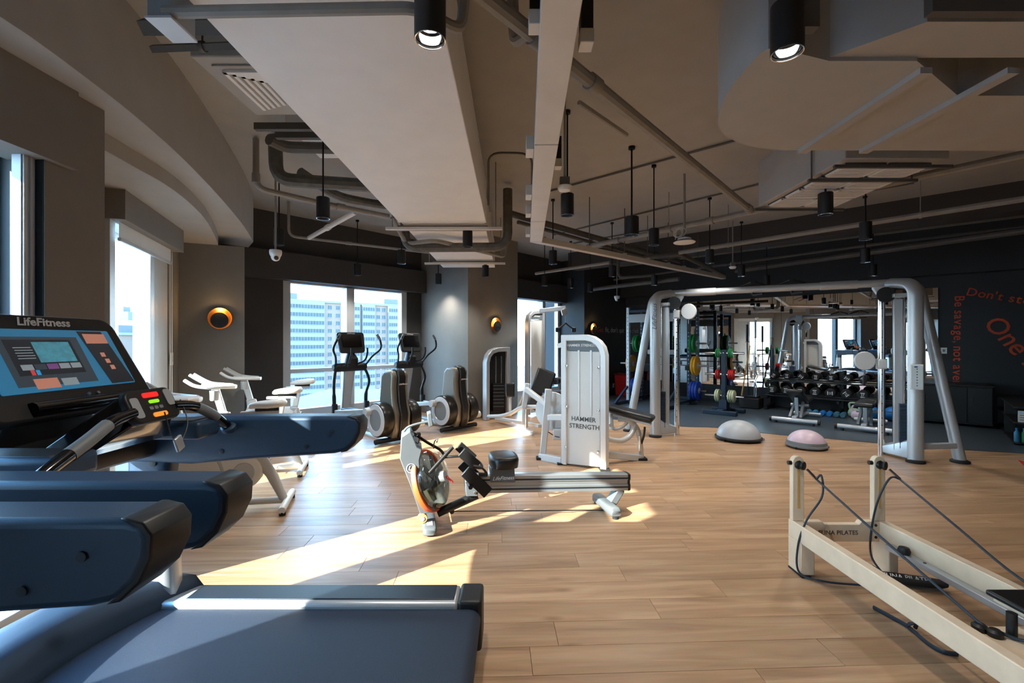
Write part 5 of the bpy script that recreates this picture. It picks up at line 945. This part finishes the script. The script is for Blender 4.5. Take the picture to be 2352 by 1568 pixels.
# ================================================================ pilates reformer
rm = thing('pilates_reformer', 'pale beech pilates reformer with ropes, cut off at the lower right', 'pilates reformer', (2.2, 2.0, 0))
Y1, Y0 = 3.13, .35
for x0, x1, sd_ in ((1.9, 1.96, -1), (2.48, 2.54, 1)):
    ra = MB().mm(x0, x1, Y0, Y1, .22, .335).build('side_rail', 'cream', rm, .005)
    MB().mm(x0, x1 + (.03 if sd_ < 0 else 0), Y1 - .14, Y1, .012, .22).build('leg', 'cream', rm, .005); MB().mm(x0, x1, Y1 - .15, Y1 + .0, 0, .012).build('foot_pad', 'rubber', rm); MB().mm(x0, x1, Y0, Y0 + .14, 0, .22).build('leg', 'cream', rm, .005)
    xp = (x0 + x1) / 2 + (.01 if sd_ < 0 else -.02)
    po = MB().prism([V((xp - .038, Y1 - .05, .335)), V((xp + .038, Y1 - .05, .335))] + [V((xp + .038 * math.cos(a), Y1 - .05, .735 + .038 * math.sin(a))) for a in [k * math.pi / 8 for k in range(9)]], (0, .04, 0)).build('post', 'cream', rm, .004)
    MB().mm(xp - .008, xp + .008, Y1 - .052, Y1 - .04, .42, .7).build('post_slot', 'urethane', po)
    pu = V((xp + .01, Y1 - .06, .715)); MB().lathe([(.0, -.03), (.028, -.028), (.03, -.01), (.022, 0), (.03, .01), (.028, .02), (.0, .022)], pu, 18, (.5, -.85, 0)).build('pulley', 'black', po); MB().cyl(V((xp - .06, Y1 - .03, .725)), V((xp + .02, Y1 - .03, .725)), .014).build('knob', 'black', po)
    MB().tube([pu + V((.02, -.03, -.02)), pu + V((.05, -.08, -.07))], .01, 8).build('swivel_hook', 'chrome', po)
    hk = pu + V((.05, -.08, -.07))
    MB().tube(spline([hk, hk.lerp(V((2.03, 1.98, .33)) if sd_ < 0 else V((2.5, 2.2, .375)), .5) - V((0, 0, .006)), V((2.03, 1.98, .33)) if sd_ < 0 else V((2.5, 2.2, .375)), V((2.06, 1.95, .31)) if sd_ < 0 else V((2.52, 1.8, .345))], 8), .0065, 8).build('rope', 'tread_dark', rm)
    if sd_ < 0: MB().tube(spline([hk, hk + V((.02, -.02, .03)), hk + V((.01, -.04, -.1)), V((1.93, 2.98, .38)), V((1.885, 3.0, .2)), V((1.89, 2.99, .03)), V((2.0, 2.9, .02)), V((2.2, 2.86, .02))], 7), .0065, 8).build('rope', 'tread_dark', rm)
    else: MB().tube(spline([hk, hk + V((-.05, .02, 0)), V((2.44, 3.03, .5)), V((2.42, 3.06, .3)), V((2.40, 3.04, .12)), V((2.42, 2.95, .03))], 7), .0065, 8).build('rope', 'tread_dark', rm)
    tr_ = MB().mm(x1 + .005 if sd_ < 0 else x0 - .055, x1 + .055 if sd_ < 0 else x0 - .005, Y0 + .1, Y1 - .17, .2, .235).build('carriage_track', 'steel', rm, .003)
    for y in (2.7, 2.2, 1.6): MB().lathe([(.009, 0), (.008, .003)], V((x1 + .03 if sd_ < 0 else x0 - .03, y, .235)), 10).build('track_screw', 'black', tr_)
MB().lathe([(.03, 0), (.034, .02), (.026, .04), (.01, .045)], (2.43, 2.82, .235), 18).build('stopper', 'black', rm)
hb_ = MB().prism([V((x, Y1 - .06, z)) for x, z in ((1.96, .2), (2.48, .2), (2.48, .335), (2.36, .335), (2.345, .315), (2.11, .315), (2.095, .335), (1.96, .335))], (0, .045, 0)).build('end_board', 'cream', rm, .003); text('brand_lettering', 'ELINA PILATES', 'lettering_dark', hb_, (2.2, Y1 - .06, .26), (1, 0, 0), (0, 0, 1), .042, .0008)
for x, z in ((1.985, .31), (2.455, .31), (2.455, .23)): MB().lathe([(.01, 0), (.009, .003)], (x, Y1 - .06, z), 12, (0, -1, 0)).build('bolt_cap', 'black', hb_)
ct = MB().mm(1.97, 2.47, Y0 + .5, 2.0, .27, .3).build('carriage_board', 'cream', rm, .004); MB().mm(2.14, 2.46, Y0 + .45, 1.5, .3, .36).build('carriage_pad', 'vinyl', rm, .02, seg=3)
MB().mm(2.23, 2.47, 1.5, 1.93, .3, .385).build('shoulder_rest', 'vinyl', rm, .025, seg=3); MB().mm(2.18, 2.49, 1.93, 2.1, .385, .41).build('head_pad', 'vinyl', rm, .01, seg=3); MB().mm(2.2, 2.47, 1.95, 2.08, .365, .385).build('head_board', 'cream', rm, .003); MB().cyl((2.12, 1.93, .3), (2.12, 1.93, .4), .018).build('shoulder_post', 'black', rm)
MB().tube(spline([V((2.06, 1.95, .32)), V((2.1, 1.9, .31)), V((2.12, 1.86, .32)), V((2.09, 1.84, .31)), V((2.14, 1.8, .31))], 5), .007, 8).build('rope_tail', 'tread_dark', rm)
for y in (1.97, 1.93): MB().lathe([(.026, 0), (.028, .02), (.018, .03)], (2.025 + (1.97 - y) * .6, y, .3), 18).build('rope_cleat', 'black', rm)
# padded loop lying under the frame and a loose strap on the floor
lp2 = thing('padded_strap', 'black padded strap loop lying under the reformer frame', 'strap', (2.45, 2.9, .02))
st_ = MB().loft([sell(V((x, y, .035)), V((-.35, .94, 0)), (0, 0, 1), w, .02, 12, 3) for x, y, w in ((2.28, 2.98, .02), (2.34, 2.95, .06), (2.5, 2.9, .075), (2.64, 2.86, .06), (2.7, 2.85, .03))]).build('strap_pad', 'rubber', lp2, ang=60); text('brand_lettering', 'ELINA PILATES', 'lettering_white', st_, (2.5, 2.88, .055), (.94, -.3, 0), (.25, .7, .7), .04, .0008)
ls = thing('floor_strap', 'thin dark strap with a loop lying on the floor beside the reformer', 'strap', PF(2050, 1420)); sp3 = [PF(2006, 1394, .012), PF(2050, 1418, .012), PF(2088, 1440, .012), PF(2130, 1476, .012), PF(2165, 1496, .012), PF(2200, 1502, .012)]
MB().tube(spline(sp3, 6), .012, 8, .5).build('strap_band', 'tread_dark', ls); MB().tube(spline([PF(2084, 1437, .012), PF(2090, 1432, .05), PF(2104, 1432, .05), PF(2102, 1442, .012)], 5), .01, 6, .5).build('strap_loop', 'tread_dark', ls)
# ================================================================ free weight area
def plate_mesh(name, m, r, th, mh='silver_light'):
    t = thing(name, 'x', 'weight plate')
    MB().lathe([(.03, -th / 2), (r * .93, -th / 2), (r, -th / 2 + .006), (r, th / 2 - .006), (r * .93, th / 2), (r * .86, th / 2 - .008), (r * .5, th / 2 - .008), (r * .42, th / 2), (.03, th / 2)], (0, 0, 0), 30, (1, 0, 0), ring=True).build('disc', m, t)
    MB().lathe([(.026, -th / 2 - .002), (r * .33, -th / 2 - .002), (r * .33, th / 2 + .002), (.026, th / 2 + .002)], (0, 0, 0), 20, (1, 0, 0), ring=True).build('hub', mh, t); return t
MRZ = math.atan2(M2[1], M2[0])
_pl = {}
def disc(m, r, th, p, lb, grp, rz=MRZ):
    k = (m, r, th)
    if k not in _pl: _pl[k] = plate_mesh('weight_plate', m, r, th); o = _pl[k]
    else: o = ctree(_pl[k])
    return place(o, p, rz, lb, grp)
# power rack
rk = thing('power_rack', 'dark blue power rack with perforated uprights in front of the mirror', 'power rack', R(11.0, 4.9))
RNs, RMs = (10.43, 11.17, 11.72), (4.32, 5.56)
hole = MB().lathe([(.013, 0), (.0, .0015)], (0, 0, 0), 8, (0, 0, 1)).build('hole', 'silver', None); hme = hole.data; bpy.data.objects.remove(hole)
for i, n in enumerate(RNs):
    for j, m_ in enumerate(RMs):
        h = 2.4; up = MB().bar(R(n, m_, .02), R(n, m_, h), .075, .075, R(1, 0)).build('upright', 'silver' if (i == 0 and j == 1) else 'rack_blue', rk, .005)
        hb2 = MB()
        for k in range(22):
            c = R(n - .0385, m_, .25 + k * .095); hb2.lathe([(.012, 0), (.0, .001)], c, 8, -R(1, 0))
            c = R(n, m_ - .0385, .25 + k * .095); hb2.lathe([(.012, 0), (.0, .001)], c, 8, -R(0, 1))
        hb2.build('perforation', 'black' if (i == 0 and j == 1) else 'silver', up, kind='stuff')
for m_ in RMs:
    for z in (2.36, .1): MB().bar(R(RNs[0], m_, z), R(RNs[2], m_, z), .07, .07).build('side_beam', 'rack_blue', rk, .005)
    MB().bar(R(RNs[0] - .7, m_, .05), R(RNs[0], m_, .05), .07, .07).build('floor_skid', 'rack_blue', rk, .005); MB().bar(R(RNs[0] - .66, m_, .06), R(RNs[0] - .05, m_, .42), .05, .05).build('skid_brace', 'rack_blue', rk, .005)
for n, z in ((RNs[0], 2.3), (RNs[2], 2.36), (RNs[1], 2.36), (RNs[2], .1), (RNs[2], 1.15)): MB().bar(R(n, RMs[0], z), R(n, RMs[1], z), .05, .06).build('cross_beam', 'rack_blue', rk, .005)
exm2 = -R(0, 1)
for n, z, h, sz in ((RNs[0] - .045, 2.12, .2, .17), (RNs[1] - .02, 1.28, .12, .1)):
    pt = MB(); panel(pt, R(n, 4.94, z), exm2, (0, 0, 1), 1.16 if sz > .15 else .9, h, .02, .012); pt = pt.build('name_plate', 'alu_grey', rk); text('name_plate_lettering', 'LUXIAOJUN', 'black', pt, R(n - .001, 4.94, z), exm2, (0, 0, 1), sz, .001, space=1.1)
for m_ in RMs: MB().box(R(RNs[1] - .09, m_, .9), (.09, .12, .1), rotz(MRZ)).build('bar_hook', 'black_metal', rk, .01)
BN, BZ = 11.06, .97
bb = thing('barbell', 'steel barbell racked across the power rack', 'barbell', R(BN, 4.94, BZ))
MB().cyl(R(BN, 3.85, BZ), R(BN, 6.1, BZ), .0145, n=10).build('shaft', 'chrome', bb)
for a, b in ((3.8, 4.2), (5.72, 6.12)): MB().cyl(R(BN, a, BZ), R(BN, b, BZ), .025, n=14).build('sleeve', 'steel', bb)
G = 'bumper plates on and beside the power rack'
for k in range(2):
    for sd_, mm_ in (('right', 4.15 - k * .06), ('left', 5.78 + k * .06)):
        disc('yellow', .225, .055, R(BN, mm_, BZ), 'yellow bumper plate on the %s end of the barbell, %s' % (sd_, ('inner', 'outer')[k]), G)
for z, m_, r, cnt, nm in ((1.5, 'green', .225, 2, 'green'), (.36, 'blue', .225, 3, 'blue')):
    for sd_, sg, b0_ in (('right', -1, RMs[0]), ('left', 1, RMs[1])):
        pg = MB().cyl(R(RNs[1], b0_, z), R(RNs[1], b0_ + sg * .42, z), .022, n=12).build('storage_peg', 'chrome', rk)
        for k in range(cnt): disc(m_, r, .06, R(RNs[1], b0_ + sg * (.09 + k * .065), z), '%s bumper plate on the %s peg of the power rack, %s' % (nm, sd_, ('innermost', 'next to the inner one', 'third out')[k]), G)
# small plate tree
TP = V((4.57, 9.8, 0)); tp_ = thing('plate_tree', 'dark blue plate tree with small coloured plates', 'plate rack', TP, MRZ)
MB().mm(0, 0, 0, 0, 0, 0) if False else None
def tl(x, y, z): return TP + R(0, 1) * x + R(1, 0) * y + V((0, 0, z))
MB().bar(tl(0, 0, .1), tl(0, 0, 1.37), .09, .11, R(1, 0)).build('post', 'rack_blue', tp_, .006)
for y in (-.28, .28): MB().bar(tl(-.34, y, .05), tl(.34, y, .05), .12, .09).build('base_skid', 'rack_blue', tp_, .01)
MB().bar(tl(0, -.28, .07), tl(0, .28, .07), .12, .09).build('base_beam', 'rack_blue', tp_, .01); MB().bar(tl(0, 0, .1), tl(0, 0, .3), .16, .2, R(1, 0)).build('post_socket', 'rack_blue', tp_, .008)
for z, cn, r, th, n in ((1.3, 'green', .1, .03, 2), (.84, 'red', .108, .03, 3), (.38, 'pale_green', .135, .035, 3)):
    MB().cyl(tl(-.4, -.0, z), tl(.4, -.0, z), .024, n=12).build('peg', 'chrome', tp_); MB().lathe([(.014, 0), (.0, .006)], tl(0, -.057, z), 10, -R(1, 0)).build('bolt', 'chrome', tp_)
    for sd_, sg in (('left', 1), ('right', -1)):
        for k in range(n - (1 if sg > 0 and n > 2 else 0)): disc(cn, r, th, tl(sg * (.11 + k * (th + .007)), 0, z), '%s change plate on the plate tree, %s side, %s' % (cn.replace('_', ' '), sd_, ('innermost', 'middle', 'outermost')[k]), 'small plates on the plate tree')
# bar holder with upright bars
BP = R(11.6, 3.03); bh = thing('bar_holder', 'black bar stand full of upright bars beside the plate tree', 'bar rack', BP, MRZ)
def bl_(x, y, z): return BP + R(0, 1) * x + R(1, 0) * y + V((0, 0, z))
MB().box(bl_(0, 0, .13), (.42, .42, .24), rotz(MRZ)).build('base_block', 'black', bh, .02); MB().box(bl_(0, 0, .27), (.3, .3, .04), rotz(MRZ)).build('tube_plate', 'black_metal', bh, .006)
for x, y, z1, dx, m_, lb in ((-.06, .0, 2.05, -.02, 'steel', 'tall straight barbell standing in the bar stand'), (.1, .1, 1.95, .02, 'rack_blue', 'dark straight bar standing at the back of the bar stand')):
    o = thing('barbell', lb, 'barbell', bl_(x, y, .28)); MB().cyl(bl_(x, y, .29), bl_(x + dx, y, z1 - .4), .014, n=10).build('shaft', m_, o); MB().cyl(bl_(x + dx, y, z1 - .4), bl_(x + dx, y, z1), .025, n=12).build('sleeve', m_, o); MB().lathe([(.04, 0), (.04, .02)], bl_(x + dx, y, z1 - .42), 14).build('collar', 'brass', o)
o = thing('curl_bar', 'wavy chrome curl bar standing in the bar stand', 'barbell', bl_(-.12, -.08, .28)); MB().tube(spline([bl_(-.12, -.08, .29), bl_(-.12, -.08, .5), bl_(-.09, -.08, .62), bl_(-.14, -.08, .76), bl_(-.11, -.08, .9), bl_(-.12, -.08, 1.2)], 5), .015, 8).build('shaft', 'chrome', o); MB().lathe([(.05, 0), (.05, .02)], bl_(-.12, -.08, .48), 14).build('collar', 'brass', o)
o = thing('wooden_stick', 'pale wooden stick leaning in the bar stand', 'stick', bl_(.16, -.1, .28)); MB().cyl(bl_(.18, -.12, .29), bl_(-.02, -.2, 1.45), .017, n=10).build('stick_shaft', 'urethane', o); MB().lathe([(.019, 0), (.017, .02)], bl_(-.02, -.2, 1.44), 10).build('stick_end', 'brass', o)
# dumbbell rack
DN = 11.82; dr = thing('dumbbell_rack', 'long black two tier dumbbell rack in front of the mirrors', 'dumbbell rack', R(DN, 1.5), MRZ)
for m_ in (.24, 1.376, 2.72):
    MB().bar(R(DN + .36, m_, .02), R(DN + .34, m_, .9), .08, .06, R(1, 0)).build('upright', 'black_metal', dr, .006); MB().bar(R(DN - .3, m_, .05), R(DN + .4, m_, .05), .08, .08).build('foot', 'black_metal', dr, .008)
for z, dn in ((.7, .06), (.37, -.06)):
    for q in (-.13, .11): MB().bar(R(DN + dn + q, .15, z - .03 + q * .1), R(DN + dn + q, 2.74, z - .03 + q * .1), .1, .03).build('shelf_rail', 'black_metal', dr, .005)
    for m_ in (.24, 1.376, 2.72): MB().bar(R(DN + dn - .2, m_, z - .1), R(DN + .34, m_, z - .06), .05, .05).build('shelf_arm', 'black_metal', dr, .005)
def dumbbell(r, num):
    t = thing('dumbbell', 'x', 'dumbbell')
    for s in (-1, 1):
        h = MB().lathe([(.0, -.065), (r * .8, -.065), (r, -.045), (r, .04), (r * .82, .06), (.0, .06)], (0, s * .13, 0), 12, (0, s, 0)).build('head', 'rubber', t)
        if s < 0:
            text('weight_number', num, 'lettering_white', h, (0, -.191, 0), (1, 0, 0), (0, 0, 1), r * .62, .0008)
            for q in (-1, 1): MB().box((0, -.1915, q * r * .42), (r * .75, .002, r * .12)).build('number_bar', 'lettering_white', h)
    MB().cyl((0, -.08, 0), (0, .08, 0), .017, n=12).build('handle', 'chrome', t); return t
DRZ = math.atan2(N2[1], N2[0]) - math.pi / 2
ordn = ('first', 'second', 'third', 'fourth', 'fifth', 'sixth', 'seventh', 'eighth', 'ninth')
for tier, z, dn, r, nums in (('upper', .7, .06, .078, ('12', '12', '14', '14', '16', '16', '18', '18', '20')), ('lower', .37, -.06, .096, ('20', '22', '22', '25', '25', '27', '27', '30', '30'))):
    for k in range(9):
        d = dumbbell(r, nums[k]); place(d, R(DN + dn - .01, 2.6 - k * .272, z + r - .002), DRZ, 'black dumbbell, %s from the left on the %s tier of the rack' % (ordn[k], tier), 'black dumbbells on the rack')
        for ch in d.children: ch.rotation_euler = (-.12, 0, 0)
        d.rotation_euler = (0, 0, DRZ)
        for ch in d.children:
            if ch.name.startswith('head'): ch.rotation_euler = (-.0, random.choice((0, .6, -.9, 1.57, 2.4)), 0)
            else: ch.rotation_euler = (0, 0, 0)
# benches
def bench(c, incl, lb):
    t = thing('weight_bench', lb, 'bench', c, group='adjustable benches before the dumbbell rack')
    def q(x, y, z): return V(c) + R(0, 1) * x + R(1, 0) * y + V((0, 0, z))
    f = MB().tube([q(-.4, 0, .06), q(-.38, 0, .065), q(.38, 0, .065), q(.4, 0, .06)], .045, 14).build('front_foot', 'silver', t)
    for x in (-.39, .39): MB().cyl(q(x - .02, 0, .065), q(x + .02, 0, .065), .048, n=14).build('end_cap', 'black', f)
    for x in (-.3, .3): MB().cyl(q(x, -.03, 0), q(x, -.03, .04), .03, n=12).build('level_foot', 'rubber', f)
    MB().bar(q(0, 0, .1), q(0, 1.2, .1), .08, .08).build('spine', 'silver', t, .01); MB().tube([q(-.25, 1.2, .05), q(.25, 1.2, .05)], .04, 12).build('rear_foot', 'silver', t)
    if incl: a, b, s0, s1 = q(0, -.02, .62), q(0, .62, .36), q(0, .66, .36), q(0, 1.05, .4)
    else: a, b, s0, s1 = q(0, -.05, .46), q(0, .72, .45), q(0, .76, .45), q(0, 1.1, .45)
    MB().bar(a, b, .28, .075).build('back_pad', 'vinyl', t, .03, seg=3); MB().bar(s0, s1, .28, .075).build('seat_pad', 'vinyl', t, .03, seg=3)
    for x in (-.09, .09): MB().bar(q(x, .08, .1), q(x * .7, .45, .36), .045, .06).build('frame_leg', 'grey_plastic', t, .006)
    MB().bar(q(0, .25, .13), a.lerp(b, .35) - V((0, 0, .05)), .06, .05).build('support_strut', 'silver', t, .006); MB().bar(q(0, 1.0, .1), q(0, .85, .36), .06, .06, R(1, 0)).build('seat_post', 'grey_plastic', t, .006); MB().tube([q(-.15, .5, .3), q(.15, .5, .3)], .03, 10).build('pivot_tube', 'silver', t)
bench(V((5.29, 8.53, .006)), True, 'weight bench with its back raised, left one before the dumbbells'); bench(V((5.98, 7.73, .006)), False, 'flat weight bench behind the right tower of the cable machine')
# kettlebells, aerobic dumbbells, balls
def kettle(p, m_, r, lb):
    t = thing('kettlebell', lb, 'kettlebell', p, group='kettlebells under the rack'); p = V(p)
    MB().lathe([(r * .55, 0), (r * .9, r * .25), (r, r * .7), (r * .88, r * 1.2), (r * .5, r * 1.55), (.0, r * 1.6)], p, 24).build('bell', m_, t)
    MB().tube(fillet([p + R(0, 1) * r * .6 + V((0, 0, r * 1.3)), p + R(0, 1) * r * .85 + V((0, 0, r * 2.5)), p - R(0, 1) * r * .85 + V((0, 0, r * 2.5)), p - R(0, 1) * r * .6 + V((0, 0, r * 1.3))], r * .5), r * .17, 12).build('handle', m_, t)
kettle(R(11.3, 1.03, .006), 'kb_pink', .105, 'pale pink kettlebell on the floor in front of the rack'); kettle(R(11.58, 1.1, .006), 'kb_green', .115, 'pale green kettlebell behind the pink one')
for k, (m_, cn, nm) in enumerate(((1.86, 'cyan_blue', 'light blue'), (1.74, 'cyan_blue', 'light blue'), (1.61, 'bright_blue', 'bright blue'), (1.49, 'bright_blue', 'bright blue'), (1.37, 'teal', 'teal'), (1.26, 'teal', 'teal'))):
    t = thing('small_dumbbell', '%s vinyl dumbbell on the floor, %s from the left' % (nm, ordn[k]), 'dumbbell', R(11.35, m_, .006), DRZ, 'small vinyl dumbbells on the floor'); c = R(11.35, m_, .061)
    for s in (-1, 1): MB().lathe([(.0, -.04), (.045, -.038), (.053, -.015), (.053, .015), (.045, .038), (.0, .04)], c + R(1, 0) * s * .075, 8, R(s, 0)).build('head', cn, t)
    MB().cyl(c - R(1, 0) * .06, c + R(1, 0) * .06, .016, n=10).build('handle', cn, t)
for m_, n, r, cn, lb in ((.8, 11.45, .13, 'bright_blue', 'bright blue slam ball beside the pink kettlebell'), (.5, 11.5, .14, 'bright_blue', 'blue medicine ball behind the flat bench')):
    c = R(n, m_, r + .006); t = thing('medicine_ball', lb, 'ball', c - V((0, 0, r))); MB().lathe([(r * math.sin(a * math.pi / 14), -r * math.cos(a * math.pi / 14)) for a in range(15)], c, 24).build('ball_shell', cn, t); MB().lathe([(r * 1.003, -.006), (r * 1.006, 0), (r * 1.003, .006)], c, 24, (.3, .2, 1)).build('seam_band', 'black', t)
# cabinets, shelf and bottles at the right edge
cb = thing('storage_cabinet', 'low black storage cabinet below the orange slogans', 'cabinet', R(12, -.4), MRZ)
def rb(n0, n1, m0, m1, z0, z1, nm, m_, par, bev=.006): return MB().prism([R(n0, m0, z0), R(n1, m0, z0), R(n1, m1, z0), R(n0, m1, z0)], (0, 0, z1 - z0)).build(nm, m_, par, bev)
rb(11.65, 12.34, -.86, .1, .05, .74, 'body', 'black', cb)
for k in range(3): d = rb(11.632, 11.648, -.85 + k * .318, -.85 + k * .318 + .3, .08, .72, 'door', 'black_metal', cb); MB().cyl(R(11.618, -.6 + k * .318, .42), R(11.618, -.6 + k * .318, .56), .007, n=8).build('handle', 'black_metal', d)
rb(11.61, 12.36, -.88, .12, .74, .765, 'top_board', 'black', cb)
sh = thing('open_shelf', 'low black open shelf with bottles at the right edge', 'shelf', R(11, -1.3), MRZ)
for z in (.02, .32, .55): rb(10.1, 12.3, -1.75, -.95, z, z + .025, 'shelf_board', 'black', sh)
for n in (10.1, 11.2, 12.28): rb(n, n + .025, -1.75, -.95, 0, .56, 'shelf_side', 'black', sh) if n > 10.2 else rb(10.1, 10.14, -1.75, -1.7, 0, .56, 'shelf_side', 'black', sh)
for k, (m_, n) in enumerate((('cyan_blue', 'blue'), ('green', 'green'), ('kb_green', 'pale green'))):
    p = R(10.14, -.99 - k * .075, .046); t = thing('spray_bottle', '%s bottle on the low shelf at the right edge' % n, 'bottle', p, group='bottles on the low shelf'); MB().lathe([(.028, 0), (.032, .01), (.032, .14), (.014, .17), (.014, .18)], p, 16).build('bottle_body', m_, t); MB().lathe([(.017, .18), (.017, .21), (.0, .212)], p, 12).build('cap', 'bright_blue', t)
sg = thing('shelf_sign', 'small white printed sign standing on the low shelf', 'sign', R(10.16, -1.06, .345)); q = MB(); panel(q, R(10.14, -1.08, .43), exm2, (0, 0, 1), .16, .17, .005, .006); q = q.build('sign_board', 'white', sg)
for k in range(4): MB().prism([R(10.133, -1.02, .49 - k * .035), R(10.133, -1.13, .49 - k * .035), R(10.133, -1.13, .48 - k * .035), R(10.133, -1.02, .48 - k * .035)], R(.0015, 0)).build('print_line', 'screen_cyan' if k == 0 else 'grey_plastic', q)
rt = tag(MB().prism([PF(2338, 1056, .0), PF(2362, 1062, .0), PF(2362, 1074, .0), PF(2350, 1068, .0)], (0, 0, .002)).build('floor_marker', 'red'), 'small red floor marking at the right edge', 'floor marking')
rn = thing('red_bin', 'red bin with a dark lid against the slogan wall', 'bin', R(11.75, 6.42), MRZ)
MB().loft([[R(11.75 + a * s, 6.42 + b * s, z) for a, b in ((-.17, -.2), (.17, -.2), (.17, .2), (-.17, .2))] for s, z in ((.85, .01), (1, .6))]).build('bin_body', 'red', rn, .02); MB().prism([R(11.57, 6.2, .6), R(11.93, 6.2, .6), R(11.93, 6.64, .6), R(11.57, 6.64, .6)], (0, 0, .05)).build('bin_lid', 'red_dark', rn, .012)
gs = thing('wall_sticker', 'small green paper cutout on the slogan wall by the socket', 'sticker', PP(1398, 890, R(6, 6.694), N2)); p = PP(1398, 892, R(6, 6.694), N2)
MB().lathe([(.085, 0), (.085, .002)], p, 20, -R(0, 1), .85).build('cutout_body', 'green', gs); MB().lathe([(.05, 0), (.05, .002)], p + V((0, 0, .12)), 20, -R(0, 1)).build('cutout_top', 'green', gs)
# ================================================================ the photographer, seen in the mirror
mat('cloth_black', (18, 19, 22), .85, bump=.3, bs=200); mat('skin', (196, 150, 124), .55); mat('hair', (20, 17, 16), .7); mat('denim', (24, 28, 40), .85)
pr = thing('person', 'person in black clothes holding a camera to the face, seen in the mirror', 'person', (.05, -.34, 0))
def skinbody(name, m_, verts, edges, rad, root=0, lv=2):
    me = bpy.data.meshes.new(name); me.from_pydata([FR[pr.name].inverted() @ V(v) for v in verts], edges, []); o = link(name, me, m_, pr); sk = o.modifiers.new('skin', 'SKIN'); sk.use_smooth_shade = True
    for i, r in enumerate(rad): me.skin_vertices[0].data[i].radius = r if isinstance(r, tuple) else (r, r)
    me.skin_vertices[0].data[root].use_root = True; sb = o.modifiers.new('sub', 'SUBSURF'); sb.levels = sb.render_levels = lv; return o
bx0, by0 = .05, -.36
bv_ = [(bx0, by0, .92), (bx0, by0 + .0, 1.12), (bx0, by0 + .01, 1.36), (bx0, by0 + .04, 1.46), (bx0, by0 + .06, 1.53), (bx0, by0 + .075, 1.6), (bx0, by0 + .07, 1.68)]
bv_ += [(bx0 - .2, by0 + .02, 1.37), (bx0 - .3, by0 + .12, 1.14), (bx0 - .13, by0 + .22, 1.44), (bx0 + .2, by0 + .02, 1.37), (bx0 + .3, by0 + .12, 1.14), (bx0 + .13, by0 + .22, 1.44)]
bv_ += [(bx0 - .1, by0, .84), (bx0 - .12, by0 + .03, .48), (bx0 - .13, by0 - .02, .09), (bx0 - .14, by0 + .12, .045), (bx0 + .1, by0, .84), (bx0 + .12, by0 + .03, .48), (bx0 + .13, by0 - .02, .09), (bx0 + .14, by0 + .12, .045)]
be_ = [(0, 1), (1, 2), (2, 3), (3, 4), (4, 5), (5, 6), (2, 7), (7, 8), (8, 9), (2, 10), (10, 11), (11, 12), (0, 13), (13, 14), (14, 15), (15, 16), (0, 17), (17, 18), (18, 19), (19, 20)]
skinbody('body', 'cloth_black', bv_, be_, [(.16, .11), (.145, .1), (.15, .11), .06, .055, (.075, .085), (.075, .085), .065, .05, .035, .065, .05, .035, .09, .065, .05, .04, .09, .065, .05, .04])
hc = V((bx0, by0 + .085, 1.62))
MB().lathe([(.001, -.125), (.04, -.115), (.065, -.07), (.078, -.01), (.076, .05), (.055, .095), (.001, .115)], hc, 20).build('face', 'skin', pr); MB().lathe([(.081, .0), (.084, .05), (.065, .105), (.001, .13)], hc + V((0, -.012, 0)), 20).build('hair_cap', 'hair', pr)
MB().bar(hc + V((0, .07, -.01)), hc + V((0, .1, -.035)), .02, .02).build('nose', 'skin', pr, .006)
for s in (-1, 1): MB().lathe([(.001, -.01), (.02, 0), (.001, .01)], hc + V((s * .078, 0, -.01)), 10, (1, 0, 0)).build('ear', 'skin', pr)
for s in (-1, 1):
    w = V((bx0 + s * .13, by0 + .22, 1.44)); ks = [w, w + V((-s * .035, .02, .05))]; MB().loft([sell(w + V((-s * .03 * k, .012 * k, .035 * k)), (0, 1, 0), (1, 0, 0), .03, .018, 10, 2.6) for k in range(3)]).build('palm', 'skin', pr)
    for k in range(4): q0 = w + V((-s * .055, .035 - k * .016, .08)); MB().tube([q0, q0 + V((-s * .02, .012, .026 - k * .003)), q0 + V((-s * .036, .002, .034 - k * .006))], [.009, .008, .006], 8).build('finger', 'skin', pr)
    q0 = w + V((-s * .05, -.02, .05)); MB().tube([q0, q0 + V((-s * .02, -.01, .025)), q0 + V((-s * .03, -.004, .045))], [.01, .009, .007], 8).build('thumb', 'skin', pr)
pcam = thing('photo_camera', 'black photo camera held by the person, seen in the mirror', 'camera', (bx0, -.1, 1.5)); MB().box((bx0, -.12, 1.555), (.14, .05, .095)).build('camera_body', 'black', pcam, .01); MB().cyl((bx0, -.1, 1.55), (bx0, -.035, 1.55), .036, .04, 20).build('lens', 'black_gloss', pcam); MB().box((bx0, -.125, 1.612), (.05, .045, .03)).build('viewfinder', 'black', pcam, .006)
